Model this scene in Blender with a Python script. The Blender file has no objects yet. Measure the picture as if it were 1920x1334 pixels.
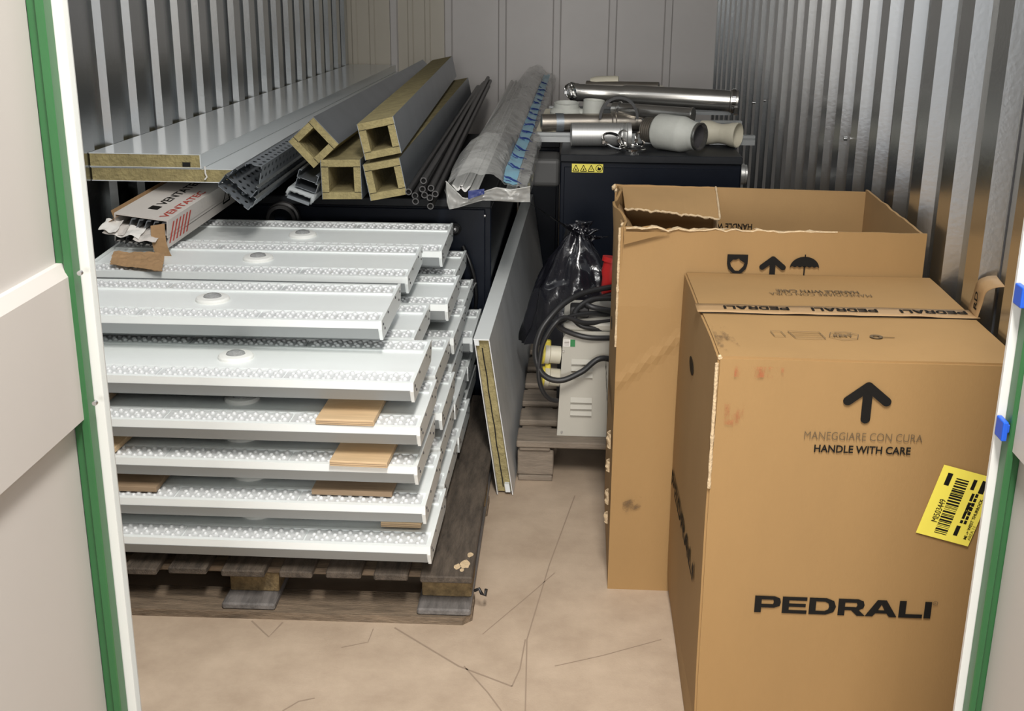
import bpy, bmesh, math, random
from mathutils import Vector, Matrix, noise
random.seed(7)
C = bpy.context.scene.collection
PI = math.pi

# ------------------------------------------------------------------ camera
F, CX, CY, H = 2222.0, 960.0, 667.0, 1.44          # focal length in pixels of the 1920 x 1334 frame, eye height
dn = Vector((904-CX, 7450-CY, F)).normalized()      # towards the vanishing point of the verticals
vx = 1100.0
vy = CY-(F*F+(904-CX)*(vx-CX))/(7450-CY)
dp = Vector((vx-CX, vy-CY, F)).normalized()         # towards the vanishing point of the room's depth
rt = dn.cross(dp)
R = Matrix((rt, dp, -dn))                           # camera (right, down, forward) -> world
cam = bpy.data.cameras.new('camera'); camo = bpy.data.objects.new('camera', cam); C.objects.link(camo)
cam.sensor_fit = 'HORIZONTAL'; cam.sensor_width = 36; cam.lens = F*36/1920; cam.clip_start = .05
Mx = Matrix.Identity(4)
for i in range(3):
    Mx[i][0] = R[i][0]; Mx[i][1] = -R[i][1]; Mx[i][2] = -R[i][2]
Mx[2][3] = H
camo.matrix_world = Mx
bpy.context.scene.camera = camo
def at(u, v, Y):
    d = R @ Vector((u-CX, v-CY, F)); return Vector((0, 0, H))+d*(Y/d.y)

# ------------------------------------------------------------------ light
sc = bpy.context.scene
sc.view_settings.view_transform = 'Standard'; sc.view_settings.look = 'None'
sc.view_settings.gamma = 1; sc.view_settings.use_curve_mapping = False
sc.view_settings.exposure = 0.17
w = bpy.data.worlds.new('corridor_light'); sc.world = w; w.use_nodes = True
w.node_tree.nodes['Background'].inputs[0].default_value = (.95, .97, 1.0, 1)
w.node_tree.nodes['Background'].inputs[1].default_value = 0.62
def area(name, loc, target, sx, sy, power, col=(1, .96, .9)):
    l = bpy.data.lights.new(name, 'AREA'); l.shape = 'RECTANGLE'; l.size = sx; l.size_y = sy; l.energy = power; l.color = col
    o = bpy.data.objects.new(name, l); C.objects.link(o); o.location = loc
    o.rotation_euler = (Vector(target)-Vector(loc)).to_track_quat('-Z', 'Y').to_euler()
    return o
area('corridor_ceiling_lamp', (.12, .45, 2.95), (-.0, 1.5, 0.3), .3, 1.2, 100)
area('far_corridor_lamp', (.0, -10.0, 2.40), (.0, 3.5, 1.0), 3.0, 1.5, 400, (1, .98, .95))

# ------------------------------------------------------------------ materials
def mat(name, col, rough=.5, metal=0., var=.0, vscale=6., stretch=(1, 1, 1), bump=0., bscale=60., col2=None, spec=.5, coat=0., detail=5):
    m = bpy.data.materials.new(name); m.use_nodes = True
    nt = m.node_tree; b = nt.nodes['Principled BSDF']
    b.inputs['Base Color'].default_value = (*col, 1); b.inputs['Roughness'].default_value = rough
    b.inputs['Metallic'].default_value = metal; b.inputs['Specular IOR Level'].default_value = spec
    b.inputs['Coat Weight'].default_value = coat
    if var or bump:
        tc = nt.nodes.new('ShaderNodeTexCoord'); mp = nt.nodes.new('ShaderNodeMapping')
        nt.links.new(tc.outputs['Object'], mp.inputs[0]); mp.inputs['Scale'].default_value = stretch
    if var:
        n = nt.nodes.new('ShaderNodeTexNoise'); n.inputs['Scale'].default_value = vscale; n.inputs['Detail'].default_value = detail
        n.inputs['Roughness'].default_value = .65
        nt.links.new(mp.outputs[0], n.inputs['Vector'])
        r = nt.nodes.new('ShaderNodeValToRGB'); nt.links.new(n.outputs[0], r.inputs[0])
        c2 = col2 or tuple(x*(1-var) for x in col)
        r.color_ramp.elements[0].position = .32; r.color_ramp.elements[1].position = .68
        r.color_ramp.elements[0].color = (*c2, 1); r.color_ramp.elements[1].color = (*col, 1)
        nt.links.new(r.outputs[0], b.inputs['Base Color'])
    if bump:
        n2 = nt.nodes.new('ShaderNodeTexNoise'); n2.inputs['Scale'].default_value = bscale; n2.inputs['Detail'].default_value = 4
        nt.links.new(mp.outputs[0], n2.inputs['Vector'])
        bp = nt.nodes.new('ShaderNodeBump'); bp.inputs['Strength'].default_value = bump; bp.inputs['Distance'].default_value = .01
        nt.links.new(n2.outputs[0], bp.inputs['Height']); nt.links.new(bp.outputs[0], b.inputs['Normal'])
    return m
M = {}
M['wall'] = mat('corrugated_galvanised_steel', (.58, .60, .61), .26, 1., bump=.03, bscale=90)
M['seam'] = mat('dark_sheet_seam', (.06, .06, .065), .6)
M['back'] = mat('cream_painted_panel', (.60, .575, .56), .5, 0, .05, 3, bump=.05, bscale=200)
M['back2'] = mat('yellowed_painted_panel', (.57, .53, .45), .5, 0, .05, 3, bump=.05, bscale=200)
M['floor'] = mat('worn_beige_floor', (.50, .395, .295), .6, 0, .3, 7, bump=.08, bscale=220, col2=(.385, .295, .215), detail=12)
M['scuff'] = mat('scuff_brown', (.30, .225, .165), .8)
M['leaf'] = mat('grey_door_paint', (.50, .475, .45), .45, 0, .03, 2)
M['green'] = mat('green_paint', (.03, .125, .042), .35, 0, .1, 10)
M['jamb'] = mat('white_jamb_paint', (.66, .66, .64), .4)
M['jambgrey'] = mat('grey_jamb_edge', (.45, .46, .45), .5)
M['clip'] = mat('blue_plastic', (.01, .09, .55), .35)
M['screw'] = mat('zinc_screw', (.6, .6, .6), .3, .9)
M['darkscrew'] = mat('dark_screw_head', (.06, .06, .065), .4, .5)
M['lamp'] = mat('white_powder_coat', (.86, .90, .895), .35, 0, .04, 4)
M['lampgrey'] = mat('shaded_underside_and_driver_grey', (.33, .35, .355), .45, .2)  # grey holds the shade of the fittings' underside; driver box too
M['lens'] = mat('clear_lens_plastic', (.70, .72, .73), .2, 0, spec=.7, coat=.3)
M['sens'] = mat('sensor_white', (.86, .87, .84), .4)
M['sensl'] = mat('sensor_lens_grey', (.40, .41, .41), .25, 0, .35, 160)
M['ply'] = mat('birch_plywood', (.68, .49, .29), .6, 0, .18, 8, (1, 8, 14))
M['plyd'] = mat('shaded_plywood_and_layers', (.34, .24, .15), .65, 0, .25, 8, (1, 8, 14))  # darker birch: shade put into some spacers' colour; also the edge layers
M['pal'] = mat('weathered_pallet_wood', (.115, .09, .068), .8, 0, .65, 9, (6, 1, 6), .4, 60)
M['paly'] = mat('weathered_pallet_wood_crossways', (.25, .185, .125), .8, 0, .6, 9, (1, 6, 6), .4, 60)
M['palg'] = mat('grey_pallet_runner', (.20, .185, .175), .8, 0, .5, 9, (7, 1, 7), .3, 80)
M['chip'] = mat('pressed_chip_block', (.27, .19, .09), .9, 0, .6, 45, (1, 1, 1), .6, 120)
M['pal2'] = mat('grey_brown_pallet_wood', (.27, .22, .17), .8, 0, .4, 8, (1, 7, 7), .3, 60)
M['card'] = mat('brown_cardboard', (.335, .200, .077), .75, 0, .10, 3, (1, 1, .4), .05, 300)
M['cardin'] = mat('cardboard_inside', (.36, .22, .092), .8, 0, .12, 4, bump=.05, bscale=300)
M['cardtorn'] = mat('torn_cardboard_edge', (.66, .50, .31), .9, 0, .25, 60, bump=.4, bscale=200)
M['kraft'] = mat('brown_kraft_paper', (.42, .26, .13), .8, 0, .15, 20, bump=.3, bscale=60)
M['tape'] = mat('printed_tape', (.37, .235, .115), .5, 0, .05, 20)
M['ink'] = mat('black_ink', (.012, .011, .010), .7, spec=.1)
M['inkgrey'] = mat('faded_ink', (.11, .075, .04), .7)
M['inkred'] = mat('red_print', (.45, .06, .04), .7)
M['label'] = mat('yellow_label', (.95, .83, .12), .4, 0, .06, 10)
M['navy'] = mat('dark_navy_paint', (.008, .011, .019), .35, 0, .2, 6, spec=.2)
M['navytop'] = mat('dusty_dark_top', (.022, .024, .028), .5, 0, .4, 8, spec=.25)
M['black'] = mat('black_plastic', (.012, .012, .013), .4)
M['wool'] = mat('rock_wool', (.40, .335, .16), .95, 0, .35, 22, (1, 1, 1), .7, 90)
M['skin'] = mat('galvanised_skin', (.34, .37, .40), .38, .75, .15, 5)
M['panel'] = mat('white_coated_sheet', (.74, .78, .79), .16, 0, .02, 3, spec=.7)
M['galv'] = mat('bright_galvanised_sheet', (.78, .80, .81), .42, .2, .2, 5, bump=.04, bscale=8)
M['darksteel'] = mat('dark_steel_tube', (.09, .088, .088), .42, .6, .2, 10)
M['hole'] = mat('tube_bore', (.008, .008, .008), .9)
M['steel'] = mat('stainless_steel', (.62, .60, .56), .24, .9, .12, 8)
M['steelb'] = mat('brushed_flue_steel', (.66, .66, .64), .42, .75, .1, 20, (12, 1, 1))
M['steeld'] = mat('smoked_flue_steel', (.42, .38, .33), .34, .85, .25, 8)
M['chrome'] = mat('bright_clamp_steel', (.75, .74, .72), .12, 1.)
M['pvc'] = mat('grey_white_plastic', (.62, .63, .58), .42, 0, .15, 10)
M['cream'] = mat('cream_plastic', (.64, .60, .48), .42, 0, .1, 10)
M['alu'] = mat('aluminium_rail', (.30, .31, .31), .42, .7)
M['tgrey'] = mat('grey_enamel', (.50, .48, .42), .45, 0, .05, 6)
M['rubber'] = mat('black_rubber', (.022, .022, .023), .42)
M['yellow'] = mat('yellow_plastic', (.75, .62, .08), .4)
M['red'] = mat('red_plastic', (.55, .02, .02), .35)
M['binbag'] = mat('black_bin_liner', (.010, .010, .014), .16, 0, bump=.5, bscale=14, spec=.6)
M['white'] = mat('white_paper', (.80, .78, .74), .6)
M['whitecard'] = mat('white_printed_card', (.66, .62, .58), .55, 0, .05, 5)
M['greensq'] = mat('green_print', (.03, .22, .07), .5)
M['blueband'] = mat('pale_blue_film', (.26, .50, .62), .3)
M['blueink'] = mat('dark_blue_print', (.015, .03, .16), .4)
M['foam'] = mat('grey_polythene_foam', (.45, .48, .49), .5, 0, .2, 30, bump=.4, bscale=50)
def film(name, col, alpha, rough):
    m = mat(name, col, rough, 0, .15, 9, bump=.6, bscale=22, spec=.8)
    m.node_tree.nodes['Principled BSDF'].inputs['Alpha'].default_value = alpha
    return m
M['film'] = film('clear_polythene', (.72, .72, .69), .50, .12)
def rub(name, col, sc, lo, stretch=(1, 1, 1)):
    m = mat(name, col, .85); nt = m.node_tree; b = nt.nodes['Principled BSDF']
    tc = nt.nodes.new('ShaderNodeTexCoord'); mp = nt.nodes.new('ShaderNodeMapping'); mp.inputs['Scale'].default_value = stretch
    n = nt.nodes.new('ShaderNodeTexNoise'); n.inputs['Scale'].default_value = sc; n.inputs['Detail'].default_value = 8; n.inputs['Roughness'].default_value = .7
    r = nt.nodes.new('ShaderNodeValToRGB'); r.color_ramp.elements[0].position = lo; r.color_ramp.elements[1].position = lo+.16
    r.color_ramp.elements[0].color = (0, 0, 0, 1); r.color_ramp.elements[1].color = (.75, .75, .75, 1)
    nt.links.new(tc.outputs['Object'], mp.inputs[0]); nt.links.new(mp.outputs[0], n.inputs['Vector']); nt.links.new(n.outputs[0], r.inputs[0]); nt.links.new(r.outputs[0], b.inputs['Alpha'])
    return m
M['redrub'] = rub('red_smear', (.42, .12, .05), 30, .47, (1, 1, .5)); M['grime'] = rub('dark_rub_marks', (.12, .075, .04), 26, .50, (1, .35, 1))
def perforated(name, rot):
    m = mat(name, (.30, .33, .36), .42, .5)
    nt = m.node_tree; b = nt.nodes['Principled BSDF']; out = nt.nodes['Material Output']
    tc = nt.nodes.new('ShaderNodeTexCoord'); sp = nt.nodes.new('ShaderNodeSeparateXYZ'); nt.links.new(tc.outputs['Object'], sp.inputs[0])
    def mth(op, a, b_=None, c=None):
        n = nt.nodes.new('ShaderNodeMath'); n.operation = op
        for i, x in enumerate((a, b_, c)):
            if x is None: continue
            if isinstance(x, (int, float)): n.inputs[i].default_value = x
            else: nt.links.new(x, n.inputs[i])
        return n.outputs[0]
    p = .022
    cs_, sn_ = math.cos(rot), math.sin(rot)
    s = mth('ADD', mth('MULTIPLY', sp.outputs['X'], cs_+sn_), mth('MULTIPLY', sp.outputs['Z'], cs_-sn_))
    row = mth('FLOOR', mth('DIVIDE', s, p))
    y2 = mth('ADD', mth('DIVIDE', sp.outputs['Y'], .05), mth('MULTIPLY', row, .5))
    fy = mth('MULTIPLY', mth('SUBTRACT', mth('FRACT', y2), .5), .05)
    fx = mth('MULTIPLY', mth('SUBTRACT', mth('FRACT', mth('DIVIDE', s, p)), .5), p)
    d = mth('SQRT', mth('ADD', mth('MULTIPLY', mth('MULTIPLY', fy, fy), .35), mth('MULTIPLY', fx, fx)))
    hole = mth('LESS_THAN', d, .0058)
    tr = nt.nodes.new('ShaderNodeBsdfTransparent'); mx = nt.nodes.new('ShaderNodeMixShader')
    nt.links.new(hole, mx.inputs[0]); nt.links.new(b.outputs[0], mx.inputs[1]); nt.links.new(tr.outputs[0], mx.inputs[2])
    nt.links.new(mx.outputs[0], out.inputs[0])
    return m

# ------------------------------------------------------------------ mesh helpers
def bm_new(): return bmesh.new()
def box(bm, c, s, rot=None, bev=0., seg=1):
    r = bmesh.ops.create_cube(bm, size=1.0); vs = r['verts']
    mt = Matrix.Translation(Vector(c)) @ (rot.to_4x4() if rot else Matrix.Identity(4)) @ Matrix.Diagonal((s[0], s[1], s[2], 1))
    bmesh.ops.transform(bm, matrix=mt, verts=vs)
    if bev:
        es = list({e for v in vs for e in v.link_edges})
        bmesh.ops.bevel(bm, geom=es, offset=bev, segments=seg, affect='EDGES', profile=.5)
def bx(bm, x0, x1, y0, y1, z0, z1, bev=0., seg=1):
    box(bm, ((x0+x1)/2, (y0+y1)/2, (z0+z1)/2), (x1-x0, y1-y0, z1-z0), None, bev, seg)
def loft(bm, rings, closed=True, cap=True, smooth=False):
    vr = [[bm.verts.new(p) for p in r] for r in rings]
    n = len(vr[0])
    for a, b in zip(vr, vr[1:]):
        for i in range(n if closed else n-1):
            f = bm.faces.new((a[i], a[(i+1) % n], b[(i+1) % n], b[i])); f.smooth = smooth
    if cap and closed:
        bm.faces.new(list(reversed(vr[0]))); bm.faces.new(vr[-1])
        if smooth:
            for r in (vr[0], vr[-1]):
                for i in range(n): bm.edges.get((r[i], r[(i+1) % n])).smooth = False
    return vr
def frame_of(t):
    t = t.normalized(); a = Vector((0, 0, 1)) if abs(t.z) < .9 else Vector((1, 0, 0))
    n = t.cross(a).normalized(); return n, n.cross(t).normalized()
def tube(bm, pts, r, n=10, cap=True):
    pts = [Vector(p) for p in pts]; rings = []
    n0, b0 = frame_of(pts[1]-pts[0])
    for i, p in enumerate(pts):
        t = (pts[min(i+1, len(pts)-1)]-pts[max(i-1, 0)]).normalized()
        n0 = (n0-t*n0.dot(t)).normalized(); b0 = t.cross(n0)
        rr = r[i] if isinstance(r, (list, tuple)) else r
        rings.append([p+(n0*math.cos(2*PI*k/n)+b0*math.sin(2*PI*k/n))*rr for k in range(n)])
    loft(bm, rings, True, cap, True)
def smooth_path(pts, per=8):
    pts = [Vector(p) for p in pts]; out = []
    for i in range(len(pts)-1):
        p0 = pts[max(i-1, 0)]; p1 = pts[i]; p2 = pts[i+1]; p3 = pts[min(i+2, len(pts)-1)]
        for k in range(per):
            t = k/per
            out.append(.5*((2*p1)+(p2-p0)*t+(2*p0-5*p1+4*p2-p3)*t*t+(3*p1-p0-3*p2+p3)*t**3))
    out.append(pts[-1]); return out
def lathe(bm, prof, origin=(0, 0, 0), axis=(0, 0, 1), n=28, cap=False, smooth=True):
    axis = Vector(axis).normalized(); u, v = frame_of(axis); o = Vector(origin)
    rings = [[o+axis*z+(u*math.cos(2*PI*k/n)+v*math.sin(2*PI*k/n))*r for k in range(n)] for r, z in prof]
    vr = loft(bm, rings, True, cap, smooth)
    for i in range(1, len(prof)-1):
        a = Vector((prof[i][0]-prof[i-1][0], prof[i][1]-prof[i-1][1])); b = Vector((prof[i+1][0]-prof[i][0], prof[i+1][1]-prof[i][1]))
        if a.length > 1e-7 and b.length > 1e-7 and a.angle(b) > .6:
            for k in range(n):
                e = bm.edges.get((vr[i][k], vr[i][(k+1) % n]))
                if e: e.smooth = False
def prism(bm, poly, a, b, fn):
    """poly of (p, q); fn(p, q, s) -> point at s = a, b"""
    r0 = [bm.verts.new(fn(p, q, a)) for p, q in poly]; r1 = [bm.verts.new(fn(p, q, b)) for p, q in poly]
    n = len(poly)
    for i in range(n): bm.faces.new((r0[i], r0[(i+1) % n], r1[(i+1) % n], r1[i]))
    bm.faces.new(list(reversed(r0))); bm.faces.new(r1)
def flat(bm, poly, fn, th):
    prism(bm, poly, 0, th, fn)
def grid(bm, nu, nv, fn, smooth=True):
    vs = [[bm.verts.new(fn(i/nu, j/nv)) for j in range(nv+1)] for i in range(nu+1)]
    for i in range(nu):
        for j in range(nv):
            f = bm.faces.new((vs[i][j], vs[i+1][j], vs[i+1][j+1], vs[i][j+1])); f.smooth = smooth
def nz(p, s=1.): return noise.noise(Vector(p)*s)
def mesh_of(name, bm, m, thick=0.):
    bmesh.ops.recalc_face_normals(bm, faces=bm.faces[:])
    if thick: bmesh.ops.solidify(bm, geom=bm.faces[:], thickness=thick)
    me = bpy.data.meshes.new(name); bm.to_mesh(me); bm.free(); me.materials.append(m); return me
def obj(name, bm, m, parent=None, thick=0., off=None):
    """OFF shifts the mesh (used to build parts in world coordinates under a placed Empty)."""
    if parent is not None and off is None: off = parent.get('_o')
    if off is not None:
        bmesh.ops.translate(bm, vec=-Vector(off), verts=bm.verts[:])
    o = bpy.data.objects.new(name, mesh_of(name, bm, m, thick)); C.objects.link(o)
    if parent is not None:
        o.parent = parent
        if parent.get('_o') is not None: o['_o'] = parent['_o']
    return o
def tag(o, label=None, cat=None, group=None, kind=None):
    if label: o['label'] = label
    if cat: o['category'] = cat
    if group: o['group'] = group
    if kind: o['kind'] = kind
    return o
def thing(name, label, cat, loc=(0, 0, 0), group=None, world=True):
    o = bpy.data.objects.new(name, None); C.objects.link(o); o.location = loc; o.empty_display_size = .05
    if world: o['_o'] = tuple(loc)
    return tag(o, label, cat, group)
def solo(name, bm, m, label, cat, loc=(0, 0, 0), group=None, thick=0.):
    o = obj(name, bm, m, None, thick, loc); o.location = loc
    return tag(o, label, cat, group)
def struct(name, bm, m, parent=None):
    o = obj(name, bm, m, parent); o['kind'] = 'structure'; return o
def copy_tree(o, parent=None):
    c = o.copy(); C.objects.link(c); c.parent = parent
    for ch in list(o.children): copy_tree(ch, c)
    return c
_font = {}
def text_bm(s, o, u, v, wd, ht, bold=.0, lift=.0004):
    """lettering in the plane o + u, v (unit vectors), stretched to wd x ht"""
    cu = bpy.data.curves.new('lettering', 'FONT'); cu.body = s; cu.size = 1; cu.offset = bold; cu.resolution_u = 3; cu.fill_mode = 'FRONT'
    t = bpy.data.objects.new('lettering', cu); C.objects.link(t)
    dg = bpy.context.evaluated_depsgraph_get(); me = bpy.data.meshes.new_from_object(t.evaluated_get(dg))
    bpy.data.objects.remove(t); bpy.data.curves.remove(cu)
    bm = bmesh.new(); bm.from_mesh(me); bpy.data.meshes.remove(me)
    xs = [q.co.x for q in bm.verts]; ys = [q.co.y for q in bm.verts]
    x0, x1, y0, y1 = min(xs), max(xs), min(ys), max(ys)
    o, u, v = Vector(o), Vector(u).normalized(), Vector(v).normalized(); n = u.cross(v)
    for q in bm.verts:
        q.co = o+u*((q.co.x-x0)/(x1-x0)*wd)+v*((q.co.y-y0)/(y1-y0)*ht)+n*lift
    return bm
def plane_fn(o, u, v):
    o, u, v = Vector(o), Vector(u).normalized(), Vector(v).normalized(); n = u.cross(v)
    return lambda p, q, s: o+u*p+v*q+n*s

# ------------------------------------------------------------------ the container
XL, XR, YB, ZT = -1.452, .812, 7.40, 2.40
CORR = .022
def wall_profile(side, y0, p=.23, y_ref=0., fl=.020):
    pts = []
    k = math.floor((1.53-y_ref)/p)-1
    while True:
        y = y_ref+k*p
        for yy, d in ((y, 0), (y+fl, 1), (y+fl+.085, 1), (y+2*fl+.085, 0)):
            if 1.53 < yy < YB: pts.append((yy, d))
        k += 1
        if y > YB: break
    return [(1.53, pts[0][1])]+pts+[(YB, pts[-1][1])]
def corrugated(name, x, inward, yref, fl, CORR):
    bm = bm_new(); pr = wall_profile(0, 0, .23, yref, fl)
    rows = [[bm.verts.new((x+inward*CORR*d, y, z)) for (y, d) in pr] for z in (0, ZT)]
    for i in range(len(pr)-1): bm.faces.new((rows[0][i], rows[0][i+1], rows[1][i+1], rows[1][i]))
    # closed outer face
    o = [bm.verts.new((x-inward*.03, y, z)) for z in (0, ZT) for y in (1.53, YB)]
    bm.faces.new((o[0], o[1], o[3], o[2]))
    return struct(name, bm, M['wall'])
wl = corrugated('wall_left', XL, 1, 3.555, .010, .022)
wr = corrugated('wall_right', XR, -1, 2.300-.010, .010, .032)
def seam(wall, x, ys):
    for y in ys:
        bm = bm_new(); bx(bm, x-.0008, x+.0008, y-.0015, y+.0015, 0, ZT); struct('sheet_seam', bm, M['seam'], wall)
seam(wl, XL+.001, [3.555+.23*2-.012, 3.555+.23*6-.012, 3.555+.23*10-.012])
seam(wr, XR-.001, [2.300-.025, 2.300+.23*5-.025])
for (u, v, Y) in ((1592, 262, 3.56), (1478, 190, 5.2), (1462, 194, 5.55)):
    bm = bm_new(); p = at(u, v, Y); lathe(bm, [(.0, .0), (.006, .0), (.006, .01), (0, .01)], (XR-.031, Y+.02, p.z), (-1, 0, 0), 10)
    struct('wall_screw', bm, M['screw'], wr)
bm = bm_new(); bx(bm, XL-.03, XR+.03, YB, YB+.05, 0, ZT); wb = struct('wall_back', bm, M['back'])
bm = bm_new(); bx(bm, XL, at(841, 60, YB).x, YB-.004, YB, 0, ZT); struct('wall_sheet', bm, M['back2'], wb)
for u in (739, 841, 942, 1044, 1148, 1252):
    x = at(u, 60, YB).x; bm = bm_new()
    prism(bm, [(-.026, 0), (-.018, .014), (.018, .014), (.026, 0)], 0, ZT, lambda p, q, s: (x+p, YB-.004-q, s))
    struct('wall_rib', bm, M['back'], wb)
for u in (665, 698, 770, 802):
    x = at(u, 60, YB).x; bm = bm_new()
    prism(bm, [(-.02, 0), (-.012, .006), (.012, .006), (.02, 0)], 0, ZT, lambda p, q, s: (x+p, YB-.004-q, s)); struct('wall_rib', bm, M['back2'], wb)
bm = bm_new(); bx(bm, -3, 3, -3, YB+.05, -.04, 0); fl = struct('floor', bm, M['floor'])
def scuff(pts, wd=.003):
    bm = bm_new(); pts = [Vector((x, y, .0006)) for x, y in pts]
    vs = []
    for i, p in enumerate(pts):
        t = (pts[min(i+1, len(pts)-1)]-pts[max(0, i-1)]).normalized(); n = Vector((-t.y, t.x, 0))*wd/2
        vs.append((bm.verts.new(p+n), bm.verts.new(p-n)))
    for a, b in zip(vs, vs[1:]): bm.faces.new((a[0], a[1], b[1], b[0]))
    struct('scuff_mark', bm, M['scuff'], fl)
def onfl(u, v):
    d = R @ Vector((u-CX, v-CY, F)); t = -H/d.z; return (d.x*t, d.y*t)
scuff([onfl(*p) for p in ((472, 1165), (504, 1195), (530, 1168))], .004)
scuff([onfl(*p) for p in ((740, 1178), (860, 1250), (960, 1288))], .004)
scuff([onfl(*p) for p in ((870, 1250), (915, 1300), (940, 1334))], .003)
scuff([onfl(*p) for p in ((985, 1334), (988, 1200), (1030, 1060), (1078, 930))], .003)
scuff([onfl(*p) for p in ((960, 1288), (975, 1255), (985, 1200))], .003)
scuff([onfl(*p) for p in ((905, 1190), (1000, 1110), (1040, 1075))], .002)
scuff([onfl(*p) for p in ((700, 1180), (690, 1205), (640, 1215))], .002)
scuff([onfl(*p) for p in ((1040, 1250), (1130, 1230), (1240, 1200))], .002)
scuff([onfl(*p) for p in ((530, 1334), (560, 1316), (590, 1310))], .003)
bm = bm_new(); bx(bm, XL-.03, XR+.03, 3.7, YB+.05, ZT, ZT+.04); struct('rear_shade_roof', bm, M['back'])  # unseen roof added over the rear only, to keep the back dark
# front wall with the doorway
bm = bm_new(); bx(bm, XL-.03, -.70, 1.47, 1.53, 0, ZT); bx(bm, .62, XR+.03, 1.47, 1.53, 0, ZT); bx(bm, -.70, .62, 1.47, 1.53, 2.25, ZT)
struct('wall_front', bm, M['leaf'])
def jamb(name, s, xw0, xw1):
    # s = -1 left, +1 right; white face, grey return
    bm = bm_new(); bx(bm, min(xw0, xw1), max(xw0, xw1), 1.45, 1.456 if s > 0 else 1.454, 0, 2.25); o = struct(name, bm, M['jamb']); return o
j1 = jamb('trim_3', -1, -.70, -.6285)
bm = bm_new(); bx(bm, -.6285, -.6222, 1.451, 1.4535, 0, 2.25); struct('jamb_edge', bm, M['jambgrey'], j1)
j2 = jamb('trim_4', 1, .5385, .62)
def leaf_door(name, s, xf, xg0, xg1):
    """door leaf swung open towards the corridor; s = side, xf the face turned to the doorway"""
    y0, y1 = .45, 1.432
    bm = bm_new(); bx(bm, *sorted((xf, xf+s*.045)), y0, y1, .02, 2.22, .002)
    d = struct(name, bm, M['leaf'])
    # green edge post in front of the jamb: two faces and a pale weather strip
    bm = bm_new(); bx(bm, *sorted((xg0, xg1)), 1.425, 1.449, 0, 2.25, .0015)
    struct('green_edge_strip', bm, M['green'], d)
    bm = bm_new(); bx(bm, *sorted((xg1, xg1+s*.012)), 1.432, 1.449, 0, 2.25)
    struct('green_return_strip', bm, M['green'], d)
    return d
d1 = leaf_door('door_1', -1, -.664, -.6405, -.652)
bm = bm_new(); prism(bm, [(-.664, .868), (-.647, .868), (-.647, 1.062), (-.656, 1.078), (-.664, 1.078)], .45, 1.4315, lambda p, q, s: (p, s, q)); struct('raised_panel', bm, M['leaf'], d1)
for v in ((150, 512), (178, 756)):
    bm = bm_new(); p = at(*v, 1.424); lathe(bm, [(0, .003), (.003, .003), (.0036, .0), (.0036, -.002)], p, (0, -1, 0), 12); struct('screw', bm, M['screw'], d1)
d2 = leaf_door('door_2', 1, .567, .5485, .558)
bm = bm_new(); prism(bm, [(.567, .862), (.554, .862), (.554, 1.066), (.560, 1.078), (.567, 1.078)], .45, 1.424, lambda p, q, s: (p, s, q)); struct('raised_panel', bm, M['leaf'], d2)
for (u, v) in ((1909, 552), (1874, 800)):
    bm = bm_new(); p = at(u, v, 1.44); bx(bm, p.x-.003, p.x+.004, 1.420, 1.447, p.z-.013, p.z+.013, .0015, 2); bx(bm, p.x+.003, p.x+.0065, 1.422, 1.445, p.z-.002, p.z+.009, .001)
    struct('blue_clip', bm, M['clip'], d2)

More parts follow.
